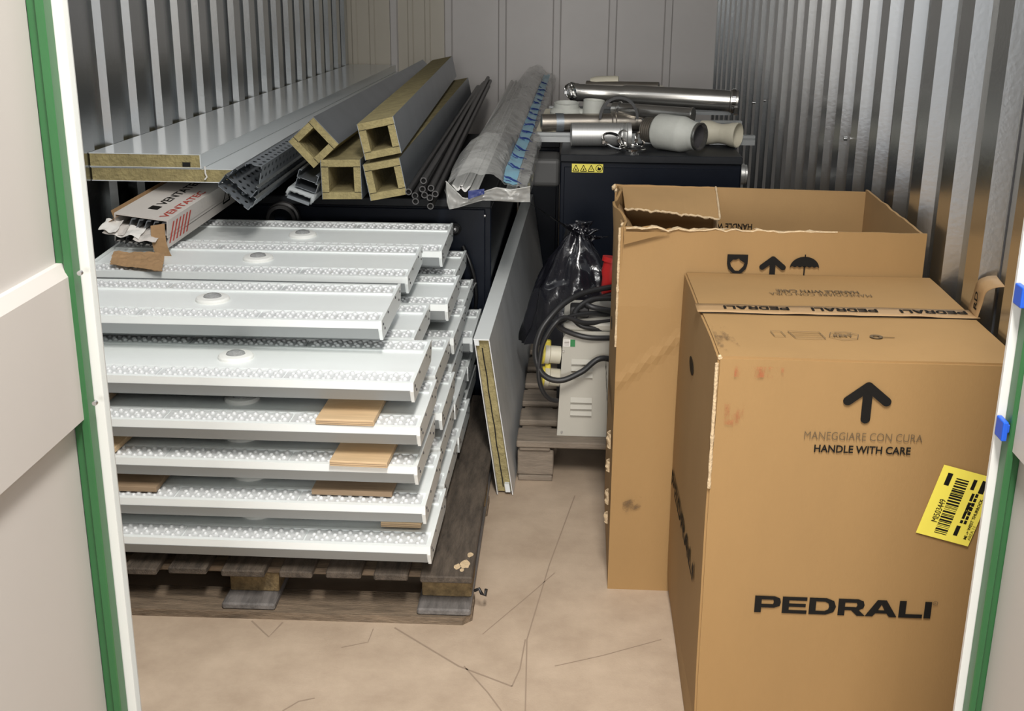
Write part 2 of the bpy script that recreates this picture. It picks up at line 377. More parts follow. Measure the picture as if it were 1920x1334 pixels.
# ------------------------------------------------------------------ light fittings
LL, LW = .86, .31                                   # length along x, width along y
def fitting_proto():
    t = thing('led_light_fitting', None, 'light fitting', (0, 0, 0), 'white LED light fittings stacked on the pallet', world=False)
    bm = bm_new()
    top = [(-.155, 0), (-.143, 0), (-.143, -.007), (-.083, -.007), (-.083, 0), (-.074, 0), (-.074, -.004), (.074, -.004), (.074, 0), (.083, 0), (.083, -.007), (.143, -.007), (.143, 0), (.155, 0)]
    bot = [(.155, -.017), (.140, -.0455), (-.140, -.0455), (-.155, -.017)]
    prism(bm, top+bot, -LL/2+.004, LL/2-.004, lambda p, q, s: (s, p, q))
    obj('housing', bm, M['lamp'], t)
    bm = bm_new()
    for s in (-1, 1):
        prism(bm, [(-.1548, -.0174), (-.1399, -.0457), (-.1408, -.0462), (-.1557, -.0178)], -LL/2+.006, LL/2-.006, lambda p, q, z, s=s: (z, s*p, q))
    obj('underside_shade', bm, M['lampgrey'], t)  # grey strips put the underside's shade into the colour of the white chamfer
    for s in (-1, 1):
        bm = bm_new()
        prism(bm, [(-.157, .002), (.157, .002), (.157, -.019), (.143, -.048), (-.143, -.048), (-.157, -.019)], s*LL/2-.004, s*LL/2+.003, lambda p, q, z: (z, p, q))
        e = obj('end_cap', bm, M['lamp'], t)
        for (y, z) in ((-.135, -.012), (-.115, -.028), (-.06, -.006), (.06, -.006), (.135, -.012), (.115, -.028)):
            b2 = bm_new(); lathe(b2, [(.0, .0016), (.0028, .0016), (.0034, 0)], (s*(LL/2)+s*.003, y, z), (s, 0, 0), 8)
            obj('screw', b2, M['darkscrew'], e)
    for s in (-1, 1):
        for k in (-1, 0, 1):
            bm = bm_new(); wl_, ww = .277, .057
            bx(bm, k*.2815-wl_/2, k*.2815+wl_/2, s*.113-ww/2, s*.113+ww/2, -.0072, -.0035)
            for i in range(11):
                for j in range(4):
                    x = k*.2815-wl_/2+.016+i*.0242+(.008 if j % 2 else 0); y = s*.113-ww/2+.0085+j*.0135
                    lathe(bm, [(.0058, -.0036), (.0050, -.0008), (.0030, .0010), (.0003, .0016)], (x, y, 0), (0, 0, 1), 8)
            obj('lens_panel', bm, M['lens'], t)
    bm = bm_new(); lathe(bm, [(.041, -.004), (.0405, .001), (.037, .0045), (.026, .0062), (.0235, .0065), (.0215, .0050)], (0, 0, 0), (0, 0, 1), 32, True)
    se = obj('motion_sensor', bm, M['sens'], t)
    bm = bm_new(); lathe(bm, [(.0218, .005), (.0205, .0085), (.0145, .0112), (.007, .0122), (.0005, .0125)], (0, 0, 0), (0, 0, 1), 24, True)
    obj('sensor_lens', bm, M['sensl'], se)
    bm = bm_new(); bx(bm, -.418, .418, -.05, .05, -.0825, -.0457, .004); obj('driver_box', bm, M['lampgrey'], t)
    return t
PROTO = fitting_proto(); USED = [False]
def fitting(xr, yf, top, label, tilt=0., yaw=0.):
    if USED[0]: o = copy_tree(PROTO)
    else: o = PROTO; USED[0] = True
    tl, yw = math.radians(tilt), math.radians(yaw)
    o.rotation_euler = (tl, 0, yw)
    o.location = (xr-LL/2*math.cos(yw), yf+LW/2, top+LW/2*math.sin(tl))
    o['label'] = label
    return o
LV = [.205, .30, .395, .49, .586]
front = ['bottom fitting of the front stack, lying on the dark pallet boards', 'second fitting from the bottom of the front stack',
         'fitting third from the bottom of the front stack, under bright plywood', 'fitting fourth from the bottom of the front stack, bearing pale plywood',
         'white light fitting topping the front stack, whole sensor and both lens strips showing']
XF = [-.318, -.330, -.345, -.338, -.352]; YF = [2.372, 2.378, 2.383, 2.375, 2.392]
for i in range(5):
    fitting(XF[i], YF[i], LV[i], 'white LED light '+front[i] if i < 4 else front[i], 0, (0, .3, -.2, .2, 0)[i])
ordn = ['bottom', 'second', 'third', 'fourth', 'fifth']
for r, (yf, name, xs) in enumerate(((2.715, 'second', [-.325, -.335, -.33, -.345, -.395]), (3.025, 'third', [-.32, -.33, -.34, -.333, -.348]), (3.345, 'rearmost', [-.33, -.325, -.312, -.338, -.360]))):
    for i in range(5):
        fitting(xs[i], yf+(.006 if i % 2 else -.004), LV[i], 'white LED light fitting, %s from the floor in the %s stack from the front' % ({'bottom': 'lowest'}.get(ordn[i], ordn[i]), name) if name != 'rearmost' else
                'white LED light fitting, %s from the floor in the stack against the dark cabinet' % ({'bottom': 'lowest'}.get(ordn[i], ordn[i])), 0, random.uniform(-.4, .4))
fitting(-.447, 2.548, .675, 'white light fitting lying uppermost just behind the front stack, jutting left', 1.0, .6)
fitting(-.447, 2.965, .673, 'white light fitting lying uppermost under the torn brown paper', 2.4, .4)
fitting(-.392, 3.262, .673, 'white light fitting lying uppermost at the back, half under the long white carton', 3.0, .2)

# plywood spacers between the fittings
def ply(x0, x1, yf, ln, z, label, m='ply', yaw=0., th=.0125):
    bm = bm_new(); box(bm, (0, 0, th/2), (x1-x0, ln, th), None, .0008)
    o = solo('plywood_spacer', bm, M[m], label, 'plywood piece', (0, 0, 0), 'plywood spacers between the light fittings')
    o.location = ((x0+x1)/2, yf+ln/2, z+.0022); o.rotation_euler = (0, 0, math.radians(yaw))
    bm = bm_new()
    for k in (.3, .62): bx(bm, -(x1-x0)/2+.001, (x1-x0)/2-.001, -ln/2-.0003, -ln/2+.0006, th*k-.0007, th*k+.0007)
    obj('ply_layers', bm, M['plyd'], o)
def pxr(u, v, Y): return at(u, v, Y).x
ply(pxr(594, 788, 2.378), pxr(703, 790, 2.378), 2.372, .20, LV[3], 'pale plywood piece under the topmost fitting of the front stack, at its right', 'ply', -1)
ply(pxr(622, 882, 2.375), pxr(730, 884, 2.375), 2.366, .20, LV[2], 'brightest and widest plywood piece, overhanging the third fitting up', 'ply', -1.5)
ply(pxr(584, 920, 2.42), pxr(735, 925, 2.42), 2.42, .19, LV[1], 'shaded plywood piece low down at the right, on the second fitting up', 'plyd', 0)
ply(pxr(715, 975, 2.47), pxr(790, 978, 2.47), 2.46, .19, LV[0], 'plywood sliver lowest of all, on the bottom fitting of the front stack', 'ply', 0)
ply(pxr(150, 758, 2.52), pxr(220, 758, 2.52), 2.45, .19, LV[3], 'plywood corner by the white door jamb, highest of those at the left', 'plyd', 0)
ply(pxr(165, 846, 2.42), pxr(226, 846, 2.42), 2.40, .20, LV[2], 'plywood corner by the white door jamb, middle one at the left', 'ply', -3)
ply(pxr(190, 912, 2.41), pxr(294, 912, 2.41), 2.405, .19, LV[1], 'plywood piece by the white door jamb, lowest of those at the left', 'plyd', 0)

# ------------------------------------------------------------------ the pallets
def pal_part(t, name, m, *dims, bev=.003):
    bm = bm_new(); bx(bm, *dims, bev=bev)
    return obj(name, bm, m, t)
PX1, PX0, PY0, PY1 = -.228, -1.228, 2.40, 3.60
t = thing('wooden_pallet', 'dark weathered wooden pallet under the stacked light fittings', 'pallet', ((PX0+PX1)/2, (PY0+PY1)/2, 0))
for y0 in (PY0-.012, (PY0+PY1)/2-.06, PY1-.11):
    bm = bm_new()
    poly = [(PX0, 0), (PX1+.0, 0), (PX1+.004, .004), (PX1+.004, .019), (PX0, .019)]
    prism(bm, [(PX0, y0), (PX1-.018, y0), (PX1+.003, y0+.022), (PX1+.003, y0+.11), (PX0, y0+.11)], 0, .019, lambda p, q, s: (p, q, s))
    obj('bottom_board', bm, M['paly'], t)
for x0, x1 in ((-.352, -.228), (-.806, -.682), (-1.228, -1.10)):
    pal_part(t, 'runner', M['palg'], x0, x1, PY0-.006, PY1, .0192, .036, bev=.004)
    for y0 in (PY0+.052, (PY0+PY1)/2-.06, PY1-.12):
        pal_part(t, 'block', M['chip'], x0+.006, x1-.002, y0, y0+.12, .0362, .088)
for y0 in (PY0+.045, (PY0+PY1)/2-.05, PY1-.12):
    pal_part(t, 'stringer', M['paly'], PX0, PX1, y0, y0+.1, .0882, .104)
for x0, x1 in ((-.343, -.224), (-.450, -.372), (-.561, -.480), (-.668, -.592), (-.802, -.702), (-.927, -.838), (-1.030, -.951), (-1.14, -1.06), (-1.228, -1.16)):
    pal_part(t, 'deck_board', M['pal'], x0, x1, PY0-.004+random.uniform(-.006, .004), PY1, .1042, .1215)
for k, (x, y, r) in enumerate(((-.245, 2.455, .012), (-.262, 2.44, .008), (-.236, 2.50, .007), (-.25, 2.425, .005))):
    bm = bm_new(); bm.faces.new([bm.verts.new((x+r*(1+.5*nz((math.cos(a)*2, math.sin(a)*2, k)))*math.cos(a), y+r*1.6*(1+.6*nz((math.cos(a)*3, math.sin(a)*3, k+4)))*math.sin(a), .1221)) for a in [2*PI*i/14 for i in range(14)]])
    obj('paint_splash', bm, M['cardtorn'], t)
bm = bm_new()
tube(bm, [(-.223, 2.46, .05), (-.212, 2.455, .058), (-.207, 2.455, .046), (-.198, 2.457, .040), (-.196, 2.46, .055)], .004, 6)
obj('strap_scrap', bm, M['black'], t)
t.rotation_euler = (0, 0, .0157); t.location.x -= .0094; t.location.y -= .0079
Q0, Q1 = 3.20, 4.2
t = thing('wooden_pallet', 'grey-brown wooden pallet under the grey transformer, behind the cartons', 'pallet', (.2, 3.7, 0))
for x0 in (-.165, .22, .62):
    for y0 in (Q0+.01, Q0+.43, Q0+.86):
        pal_part(t, 'block', M['pal2'], x0, x0+.105, y0, y0+.12, .018, .098)
    pal_part(t, 'runner', M['pal2'], x0+.002, x0+.103, Q0+.006, Q1, 0, .0178)
for x0 in (-.165, .22, .62):
    pass
for y0, y1 in ((Q0-.005, Q0+.105), (Q0+.165, Q0+.27), (Q0+.33, Q0+.44), (Q0+.50, Q0+.61), (Q0+.67, Q0+.78), (Q0+.86, Q0+.985)):
    pal_part(t, 'deck_board', M['pal2'], -.168, .73, y0, y1, .110, .130)
for x0 in (-.16, .225, .625):
    pal_part(t, 'stringer', M['pal2'], x0, x0+.09, Q0, Q1, .0982, .1098)

# ------------------------------------------------------------------ sealed front carton
bX0, bX1, bY0, bY1, bZ = .238, .772, 1.975, 2.575, .80
t = thing('cardboard_carton', 'sealed brown carton nearest the doorway, bold black logo and yellow barcode label on its front', 'cardboard box', ((bX0+bX1)/2, (bY0+bY1)/2, 0))
def wavy(a, p): return a+.0015*nz(p, 9)
bm = bm_new(); bx(bm, bX0, bX1, bY0, bY1, 0, bZ)
bmesh.ops.bevel(bm, geom=bm.edges[:], offset=.004, segments=2, affect='EDGES')
bmesh.ops.subdivide_edges(bm, edges=[e for e in bm.edges if e.calc_length() > .3], cuts=14, use_grid_fill=True)
for v in bm.verts:
    c = v.co
    if c.z < .02: continue
    d = noise.noise(c*5.)*.003
    if abs(c.x-bX0) < .006: c.x -= .004*math.sin(c.z/bZ*PI)-d*.5-.012*(bY1-c.y)/.6+.004
    if abs(c.y-bY0) < .006: c.y -= .003*math.sin(c.z/bZ*PI)*math.sin((c.x-bX0)/(bX1-bX0)*PI)
    if abs(c.z-bZ) < .006: c.z += d*.6
obj('carton_body', bm, M['card'], t)
fy = bY0-.0042
U, V = (1, 0, 0), (0, 0, 1)
def onfront(px, pz): return (px, fy, pz)
# arrow
def arrow_bm(o, u, v, wd, ht, st):
    bm = bm_new(); f = plane_fn(o, u, v); a = wd/2-st*.35
    def seg(p, q, r):
        d = Vector((q[0]-p[0], q[1]-p[1])); L = d.length; d /= L; n = Vector((-d.y, d.x)); poly = []
        for k in range(9):
            an = PI/2+PI*k/8; poly.append((p[0]+r*(math.cos(an)*d.x-math.sin(an)*d.y), p[1]+r*(math.cos(an)*d.y+math.sin(an)*d.x)))
        for k in range(9):
            an = -PI/2+PI*k/8; poly.append((q[0]+r*(math.cos(an)*d.x-math.sin(an)*d.y), q[1]+r*(math.cos(an)*d.y+math.sin(an)*d.x)))
        lift_[0] += .00022; flat(bm, poly, f, lift_[0])
    lift_ = [.0002]
    tip = ht/2-st*.7
    seg((0, -ht/2+st/2), (0, tip-.002), st/2); seg((-a, tip-a*.82), (0, tip), st/2); seg((a, tip-a*.82), (0, tip), st/2)
    return bm
obj('printed_arrow', arrow_bm(onfront(.5075, .725), U, V, .078, .080, .0165), M['ink'], t)
obj('printed_text', text_bm('MANEGGIARE CON CURA', onfront(.405, .6525), U, V, .205, .0145, -.012), M['inkgrey'], t)
obj('printed_text', text_bm('HANDLE WITH CARE', onfront(.424, .628), U, V, .168, .0145, .022), M['ink'], t)
# wide bold logo lettering, drawn as polygons on a 10 x 10 grid
def logo_bm(o, u, v, wd, ht, lift=.0004):
    P = [[(0, 0), (2.6, 0), (2.6, 3), (7.5, 3), (9.6, 4.2), (10, 6.5), (9.6, 8.8), (7.5, 10), (0, 10)]]
    Ph = [[(2.6, 5.2), (7, 5.2), (7.4, 6.5), (7, 7.8), (2.6, 7.8)]]
    E = [[(0, 0), (9.5, 0), (9.5, 2.1), (2.6, 2.1), (2.6, 4), (9, 4), (9, 6), (2.6, 6), (2.6, 7.9), (9.4, 7.9), (9.4, 10), (0, 10)]]
    D1 = [(0, 0), (6.5, 0), (9.4, 1.6), (10.3, 5), (9.4, 8.4), (6.5, 10), (0, 10)]; D2 = [(2.6, 2.2), (6, 2.2), (7.3, 3.2), (7.7, 5), (7.3, 6.8), (6, 7.8), (2.6, 7.8)]
    R1 = [(0, 0), (2.6, 0), (2.6, 3.2), (5, 3.2), (7.4, 0), (10.6, 0), (7.9, 3.5), (9.6, 4.6), (10, 6.6), (9.5, 8.9), (7.5, 10), (0, 10)]; R2 = [(2.6, 5.2), (6.9, 5.2), (7.3, 6.5), (6.9, 7.8), (2.6, 7.8)]
    A = [(0, 0), (2.9, 0), (4, 2), (8.2, 2), (9.3, 0), (12.2, 0), (7.8, 10), (4.4, 10)]; Ah = [(4.8, 3.9), (7.4, 3.9), (6.1, 7.2)]
    L = [(0, 0), (9, 0), (9, 2.2), (2.6, 2.2), (2.6, 10), (0, 10)]; I = [(0, 0), (2.6, 0), (2.6, 10), (0, 10)]
    seq = [(P[0], Ph[0], 10.6), (E[0], None, 10.3), (D1, D2, 11.1), (R1, R2, 10.4), (A, Ah, 12.8), (L, None, 9.6), (I, None, 2.6)]
    tot = sum(a for _, _, a in seq); bm = bm_new(); x = 0; f = plane_fn(o, u, v); sx, sy = wd/tot, ht/10
    for outer, hole, adv in seq:
        if hole:
            vo = [bm.verts.new(f((p+x)*sx, q*sy, lift)) for p, q in outer]; vh = [bm.verts.new(f((p+x)*sx, q*sy, lift)) for p, q in hole]
            es = [bm.edges.new((a, b)) for ring in (vo, vh) for a, b in zip(ring, ring[1:]+ring[:1])]
            bmesh.ops.triangle_fill(bm, edges=es, use_beauty=True)
        else:
            vo = [bm.verts.new(f((p+x)*sx, q*sy, lift)) for p, q in outer]
            bmesh.ops.triangle_fill(bm, edges=[bm.edges.new(e) for e in zip(vo, vo[1:]+vo[:1])], use_beauty=True)
        x += adv
    return bm
obj('printed_logo', logo_bm(onfront(.342, .3035), U, V, .322, .0345), M['ink'], t)
bm = bm_new(); f_ = plane_fn(onfront(.670, .3355), U, V)
ring = lambda r: [(r*math.cos(2*PI*k/16), r*math.sin(2*PI*k/16)) for k in range(16)]
def annulus(bm, f, r0, r1, lift=.0004, n=24, c=(0, 0)):
    a = [bm.verts.new(f(c[0]+r0*math.cos(2*PI*k/n), c[1]+r0*math.sin(2*PI*k/n), lift)) for k in range(n)]
    b = [bm.verts.new(f(c[0]+r1*math.cos(2*PI*k/n), c[1]+r1*math.sin(2*PI*k/n), lift)) for k in range(n)]
    for k in range(n): bm.faces.new((a[k], a[(k+1) % n], b[(k+1) % n], b[k]))
annulus(bm, f_, .0036, .0044); obj('printed_trademark', bm, M['inkgrey'], t)
obj('printed_trademark', text_bm('R', onfront(.6685, .3335), U, V, .003, .004), M['inkgrey'], t)
# side logo, far to near
sxp = bX0-.0055
obj('printed_logo', logo_bm((sxp-.0036, 2.552, .300), (.0185, -1, 0), V, .472, .036), M['ink'], t)
bm = bm_new(); f_ = plane_fn((sxp+.0035, 2.325, .665), (0, -1, 0), V)
flat(bm, [(.042*math.cos(2*PI*k/20), .016*math.sin(2*PI*k/20)) for k in range(20)], f_, .0006); obj('hand_hole', bm, M['ink'], t)
# top face
zt = bZ+.0022
BU, BV = (-1, 0, 0), (0, -1, 0)
obj('printed_text', text_bm('HANDLE WITH CARE', (.583, 2.437, zt), BU, BV, .170, .021, .02), M['inkgrey'], t)
obj('printed_text', text_bm('MANEGGIARE CON CURA', (.604, 2.412, zt), BU, BV, .208, .020, -.01), M['inkgrey'], t)
bm = bm_new()
grid(bm, 40, 3, lambda a, b: Vector((bX0-.004+a*(bX1-bX0+.008), 2.245+b*.062+.004*nz((a*5, 0, 0)), zt+.0008+(.004*max(0, nz((a*7, 3, 1)))+.0006 if b < .2 else 0))))
tp = obj('packing_tape', bm, M['tape'], t, .0006)
for k in range(3):
    obj('printed_logo', logo_bm((bX1-.012-k*.172, 2.292, zt+.002), BU, BV, .128, .022), M['ink'], tp)
# loose torn end of the tape standing up at the right edge
bm = bm_new()
path = smooth_path([(bX1-.002, 2.277, .802), (bX1+.002, 2.270, .835), (bX1+.004, 2.262, .862), (bX1+.016, 2.25, .875), (bX1+.030, 2.238, .880)], 5)
vs = [[bm.verts.new(p+Vector((0, s*.028, s*.004))) for s in (-1, -.4, .2, 1)] for p in path]
for a, b in zip(vs, vs[1:]):
    for i in range(3): bm.faces.new((a[i], a[i+1], b[i+1], b[i])).smooth = True
obj('loose_tape_end', bm, M['tape'], tp, .0008)
obj('printed_text', text_bm('RD', (bX1-.003, 2.262, .815), (0, 0, 1), (0, 1, 0), .035, .018, .02, -.002), M['ink'], tp)
# gap under the tape
bm = bm_new(); bx(bm, bX0+.002, bX1-.004, 2.243, 2.2445, zt-.0008, zt+.0004); obj('flap_seam', bm, M['ink'], t)
# small recycling marks on the top face
def outline(bm, f, poly, wd):
    n = len(poly)
    for i in range(n):
        a, b = Vector(poly[i]), Vector(poly[(i+1) % n]); d = (b-a).normalized(); m_ = Vector((-d.y, d.x))*wd/2
        bm.faces.new([bm.verts.new(f(*p, .0005)) for p in (a-m_, b-m_, b+m_, a+m_)])
bm = bm_new(); f_ = plane_fn((0, 0, zt), U, (0, 1, 0))
outline(bm, f_, [(.361, 2.098), (.381, 2.098), (.377, 2.13), (.358, 2.13)], .0012)
outline(bm, f_, [(.398, 2.09), (.452, 2.09), (.447, 2.132), (.390, 2.132)], .0014)
outline(bm, f_, [(.394, 2.104), (.450, 2.104)], .0012); outline(bm, f_, [(.392, 2.119), (.449, 2.119)], .0012)
hexa = [(.489+.029*math.cos(PI/3*k+.3), 2.112+.026*math.sin(PI/3*k+.3)) for k in range(6)]
outline(bm, f_, hexa, .0014)
outline(bm, f_, [(.475, 2.13), (.492, 2.112), (.505, 2.128)], .0012)
annulus(bm, f_, .006, .012, .0005, 20, (.547, 2.11)); outline(bm, f_, [(.557, 2.108), (.580, 2.108)], .002)
obj('recycling_marks', bm, M['inkgrey'], t)
obj('printed_text', text_bm('RESY', (.508, 2.104, zt), BU, BV, .036, .001, .0) if False else text_bm('RESY', (.470, 2.105, zt), U, (0, 1, 0), .036, .013, .02), M['inkgrey'], t)
# scuffs that belong to the carton
bm = bm_new(); grid(bm, 10, 5, lambda a, b: Vector((.275+a*.085, fy-.0003, .765+b*.02+.003*nz((a*9, b, 0))))); obj('red_rub_mark', bm, M['redrub'], t)
bm = bm_new(); grid(bm, 6, 6, lambda a, b: Vector((.262+a*.035, fy-.0003, .675+b*.04+.01*nz((a*5, b, 2))))); obj('red_rub_mark', bm, M['redrub'], t)
bm = bm_new(); grid(bm, 6, 10, lambda a, b: Vector((.250+a*(.045-.02*b), 1.99+b*.19, zt+.0002))); obj('rub_mark', bm, M['grime'], t)
# worn corner edges
bm = bm_new()
tube(bm, [(bX0+.0065+.001*nz((k, 0, 1)), bY0+.0005, .55+k*.0125) for k in range(20)], [.0035+.0022*nz((k*.7, 4, 0)) for k in range(20)], 6); obj('worn_edge', bm, M['cardtorn'], t)
bm = bm_new(); lathe(bm, [(0, .0035), (.003, .002), (.0045, -.003), (.002, -.010)], (bX0+.011, bY0+.003, bZ-.001), (-.3, -.4, 1), 7); obj('crushed_corner', bm, M['cardtorn'], t)
# yellow barcode label, tilted
la, lb, lc_ = Vector((.654, 0, .61)), Vector((.62, 0, .477)), Vector((.714, 0, .457))
o_ = Vector((.6185, fy-.0006, .478)); u_ = (la-lb).normalized(); v_ = Vector((-u_.z, 0, u_.x))      # u along the barcode, v towards the upper left
wdl, htl = .138, .098
o_ = o_-v_*htl if False else o_
vd = -v_                                                                              # downwards on the label
lf = lambda p, q, s: o_+u_*p+vd*q+Vector((0, -1, 0))*s
bm = bm_new(); flat(bm, [(0, 0), (wdl, 0), (wdl, htl), (0, htl)], lf, .0005); lab = obj('barcode_label', bm, M['label'], t)
bm = bm_new()
def bar(p0, p1, q0, q1): flat(bm, [(p0, q0), (p1, q0), (p1, q1), (p0, q1)], lambda p, q, s: lf(p, q, s+.0006), .0002)
rs = random.Random(3); x = .010
while x < .122:
    bw = rs.choice((.0008, .0014, .0022, .0034)); bar(x, x+bw, .030, .053); x += bw+rs.choice((.001, .0016, .0024))
bar(.102, .126, .0125, .0215); bar(.106, .126, .060, .0665); bar(.103, .128, .0755, .085); bar(.014, .034, .0640, .0715)
for k in range(7): bar(.040+k*.009, .046+k*.009+.003*(k % 2), .0665, .0715); bar(.040+k*.009, .047+k*.009, .0735, .0785)
obj('barcode', bm, M['ink'], lab)
def ltext(s, p, q, wd, ht, bold=0., m='ink'):
    obj('label_text', text_bm(s, o_+u_*p+vd*q, u_, -vd, wd, ht, bold, .0012), M[m], lab)
ltext('MI503449', .030, .028, .045, .0115, .0)
ltext('MI -> WEST THURROCK', .012, .0895, .082, .0058, .02)
ltext('AREA 11', .012, .0965, .028, .0052, -.01)
ltext('2PM 4', .060, .0755, .022, .009, .03)

# ------------------------------------------------------------------ open tall carton behind it
tX0, tX1, tY0, tY1, tZ = .090, .755, 2.582, 3.135, .895
t = thing('cardboard_carton', 'open taller brown carton behind the sealed one, torn flap and black handling symbols', 'cardboard box', ((tX0+tX1)/2, (tY0+tY1)/2, 0))
th = .006
def side_sheet(name, fn, mtl, nu=30, nv=24):
    bm = bm_new(); grid(bm, nu, nv, fn, False); return obj(name, bm, mtl, t, th)
def topz(a): return tZ+.004*nz((a*8, 1, 0))+(.006*(nz((a*26, 2, 5))) if a < .55 else .001)
def frontfn(a, b):
    x = tX0+a*(tX1-tX0); z = b*topz(a)
    buck = .012*max(0, b-.8)/.2*math.exp(-((a-.0)/.22)**2)
    cr = .004*math.exp(-((z-.72+.55*(.35-a))/.012)**2)*(1 if a < .36 and z > .5 else 0)
    return Vector((x, tY0+buck-cr-.003*math.sin(b*PI)*math.sin(a*PI), z))
side_sheet('front_panel', frontfn, M['card'], 50, 40)
side_sheet('left_panel', lambda a, b: Vector((tX0+.0-.006*math.sin(b*PI)*math.sin(a*PI)+(.012*max(0, b-.85)/.15*math.sin(a*9)), tY0+th+a*(tY1-tY0-2*th), b*(tZ+.012*nz((a*7, 4, 0))))), M['card'])
side_sheet('right_panel', lambda a, b: Vector((tX1-th, tY0+th+a*(tY1-tY0-2*th), b*(tZ+.004*nz((a*9, 9, 0))))), M['cardin'])
side_sheet('back_panel', lambda a, b: Vector((tX0+a*(tX1-tX0), tY1-th, b*(tZ+.0035-.009*a+(.003*nz((a*40, 0, 0)) if a < .4 else 0)))), M['cardin'])
bm = bm_new(); bx(bm, tX0+.01, tX1-.01, tY0+.01, tY1-.01, .003, .012); obj('bottom_flap', bm, M['cardin'], t)
# flap hinged on the back edge, folded forward-down inside, with a ragged end
def flapfn(a, b):
    x = tX0+.018+a*.245; e = 1+.10*nz((a*16, 5, 0))+.18*a*a
    return Vector((x+.01*b*(.5-a), tY1-.008-b*.150*e, tZ-.001-b*.030*e-.012*b*b*a))
bm = bm_new(); grid(bm, 36, 10, flapfn, False); fp = obj('torn_flap', bm, M['cardin'], t, .005)
bm = bm_new(); tube(bm, [flapfn(k/40, 1.0)+Vector((0, -.001, -.002)) for k in range(41)], [.0032+.0022*nz((k*.9, 8, 0)) for k in range(41)], 6); obj('torn_edge', bm, M['cardtorn'], fp)
bm = bm_new(); tube(bm, [flapfn(1, k/12)+Vector((.001, 0, .001)) for k in range(13)], [.0028+.002*nz((k*1.3, 2, 0)) for k in range(13)], 6); obj('torn_edge', bm, M['cardtorn'], fp)
# torn strip hanging at the flap's end and a crumpled tear on the back panel
bm = bm_new(); grid(bm, 3, 8, lambda a, b: Vector((tX0+.262+a*.010+.003*b, tY1-.02-.01*a, tZ-.03-b*.10)), False); obj('torn_strip', bm, M['cardtorn'], t, .003)
bm = bm_new(); grid(bm, 14, 8, lambda a, b: Vector((tX0+.11+a*.13, tY1-.016-.012*abs(nz((a*9, b*7, 0))), .745+b*.028*math.sin(a*PI)-.01*a)), False); obj('torn_patch', bm, M['cardtorn'], t, .002)
# left flap folded inwards
bm = bm_new(); grid(bm, 12, 16, lambda a, b: Vector((tX0+.008+a*.12*(1-.35*b), tY0+.03+b*(tY1-tY0-.05), tZ-.006-a*.155-.02*b+.006*nz((a*4, b*5, 1)))), False); obj('left_flap', bm, M['cardin'], t, .005)
# torn lip along the front edge: the flap that was ripped off
bm = bm_new(); grid(bm, 40, 3, lambda a, b: Vector((tX0+.012+a*.46, tY0+.0+b*(.034*(1-.5*a)+.012*nz((a*14, 1, 1))), topz(a*.7)+.0015+.004*nz((a*20, b*3, 2))-.004*b)), False); obj('torn_edge', bm, M['cardtorn'], t, .003)
bm = bm_new(); grid(bm, 8, 6, lambda a, b: Vector((tX0+.008+a*.10*(1-b), tY0-.0035-.004*(1-b), tZ-.006-b*.030)), False); obj('folded_corner', bm, M['card'], t, .002)
bm = bm_new(); tube(bm, [Vector((tX0-.002+.004*nz((k, 3, 1)), tY0+.002+.05*0, .62+k*.0115)) for k in range(25)], [.003+.002*nz((k*.8, 1, 7)) for k in range(25)], 6); obj('worn_edge', bm, M['cardtorn'], t)
for k, (y, s) in enumerate(((tY1-.02, .009), (tY1-.07, .006), (tY0+.05, .006))):
    bm = bm_new(); lathe(bm, [(.001, s), (s*.5, s*.5), (s*.7, -s*.2), (s*.3, -s)], (tX0-.003+.004*k, y, tZ-.002), (.4, -.3, 1), 7); obj('crushed_corner', bm, M['cardtorn'], t)
for k, (z, s) in enumerate(((.36, .03), (.30, .022), (.215, .026), (.165, .02))):
    bm = bm_new(); grid(bm, 5, 5, lambda a, b: Vector((tX0-.006-.014*math.sin(a*PI)*(.5+.5*nz((b*6, k, 0))), tY0+.02+a*s, z+b*s*1.2+.005*nz((a*5, b*5, k)))), False); obj('torn_tab', bm, M['cardtorn'], t, .002)
# print
ty = tY0-.0064
obj('printed_arrow', arrow_bm((.4265, ty, .810), U, V, .054, .066, .0125), M['ink'], t)
bm = bm_new(); f_ = plane_fn((.349, ty, .812), U, V)
sh = [(-.0225, .031), (.0225, .031), (.0225, .010), (.019, -.002), (.011, -.010), (.003, -.013), (.003, -.030), (-.003, -.030), (-.003, -.013), (-.011, -.010), (-.019, -.002), (-.0225, .010)]
ho = [(-.016, .012), (-.013, .004), (-.004, -.006), (.004, -.006), (.013, .004), (.016, .012), (.006, .018), (.003, .022), (-.003, .019), (-.010, .019)]
vo = [bm.verts.new(f_(p, q, .0004)) for p, q in sh]; vh = [bm.verts.new(f_(p, q, .0004)) for p, q in ho]
bmesh.ops.triangle_fill(bm, edges=[bm.edges.new(e) for r_ in (vo, vh) for e in zip(r_, r_[1:]+r_[:1])], use_beauty=True)
obj('printed_glass_symbol', bm, M['ink'], t)
bm = bm_new(); f_ = plane_fn((.496, ty, .815), U, V)
um = [(.032*math.cos(PI*k/20), .026*math.sin(PI*k/20)) for k in range(21)]
um += [(-.032+.0107*i+.0107*k/6, .004*math.sin(PI*k/6)) for i in range(6) for k in range(1, 6)]
fc = bm.faces.new([bm.verts.new(f_(p, q, .0004)) for p, q in um]); bmesh.ops.triangulate(bm, faces=[fc])
flat(bm, [(-.0012, .025), (.0012, .025), (.0012, .031), (-.0012, .031)], f_, .0004); flat(bm, [(-.0014, -.036), (.0014, -.036), (.0014, .004), (-.0014, .004)], f_, .0004)
obj('printed_umbrella', bm, M['ink'], t)
obj('printed_text', text_bm('HANDLE W', (.455, tY1-.0135, .800), (-1, 0, 0), (0, 0, -1), .095, .016, .02, -.0005), M['ink'], t)
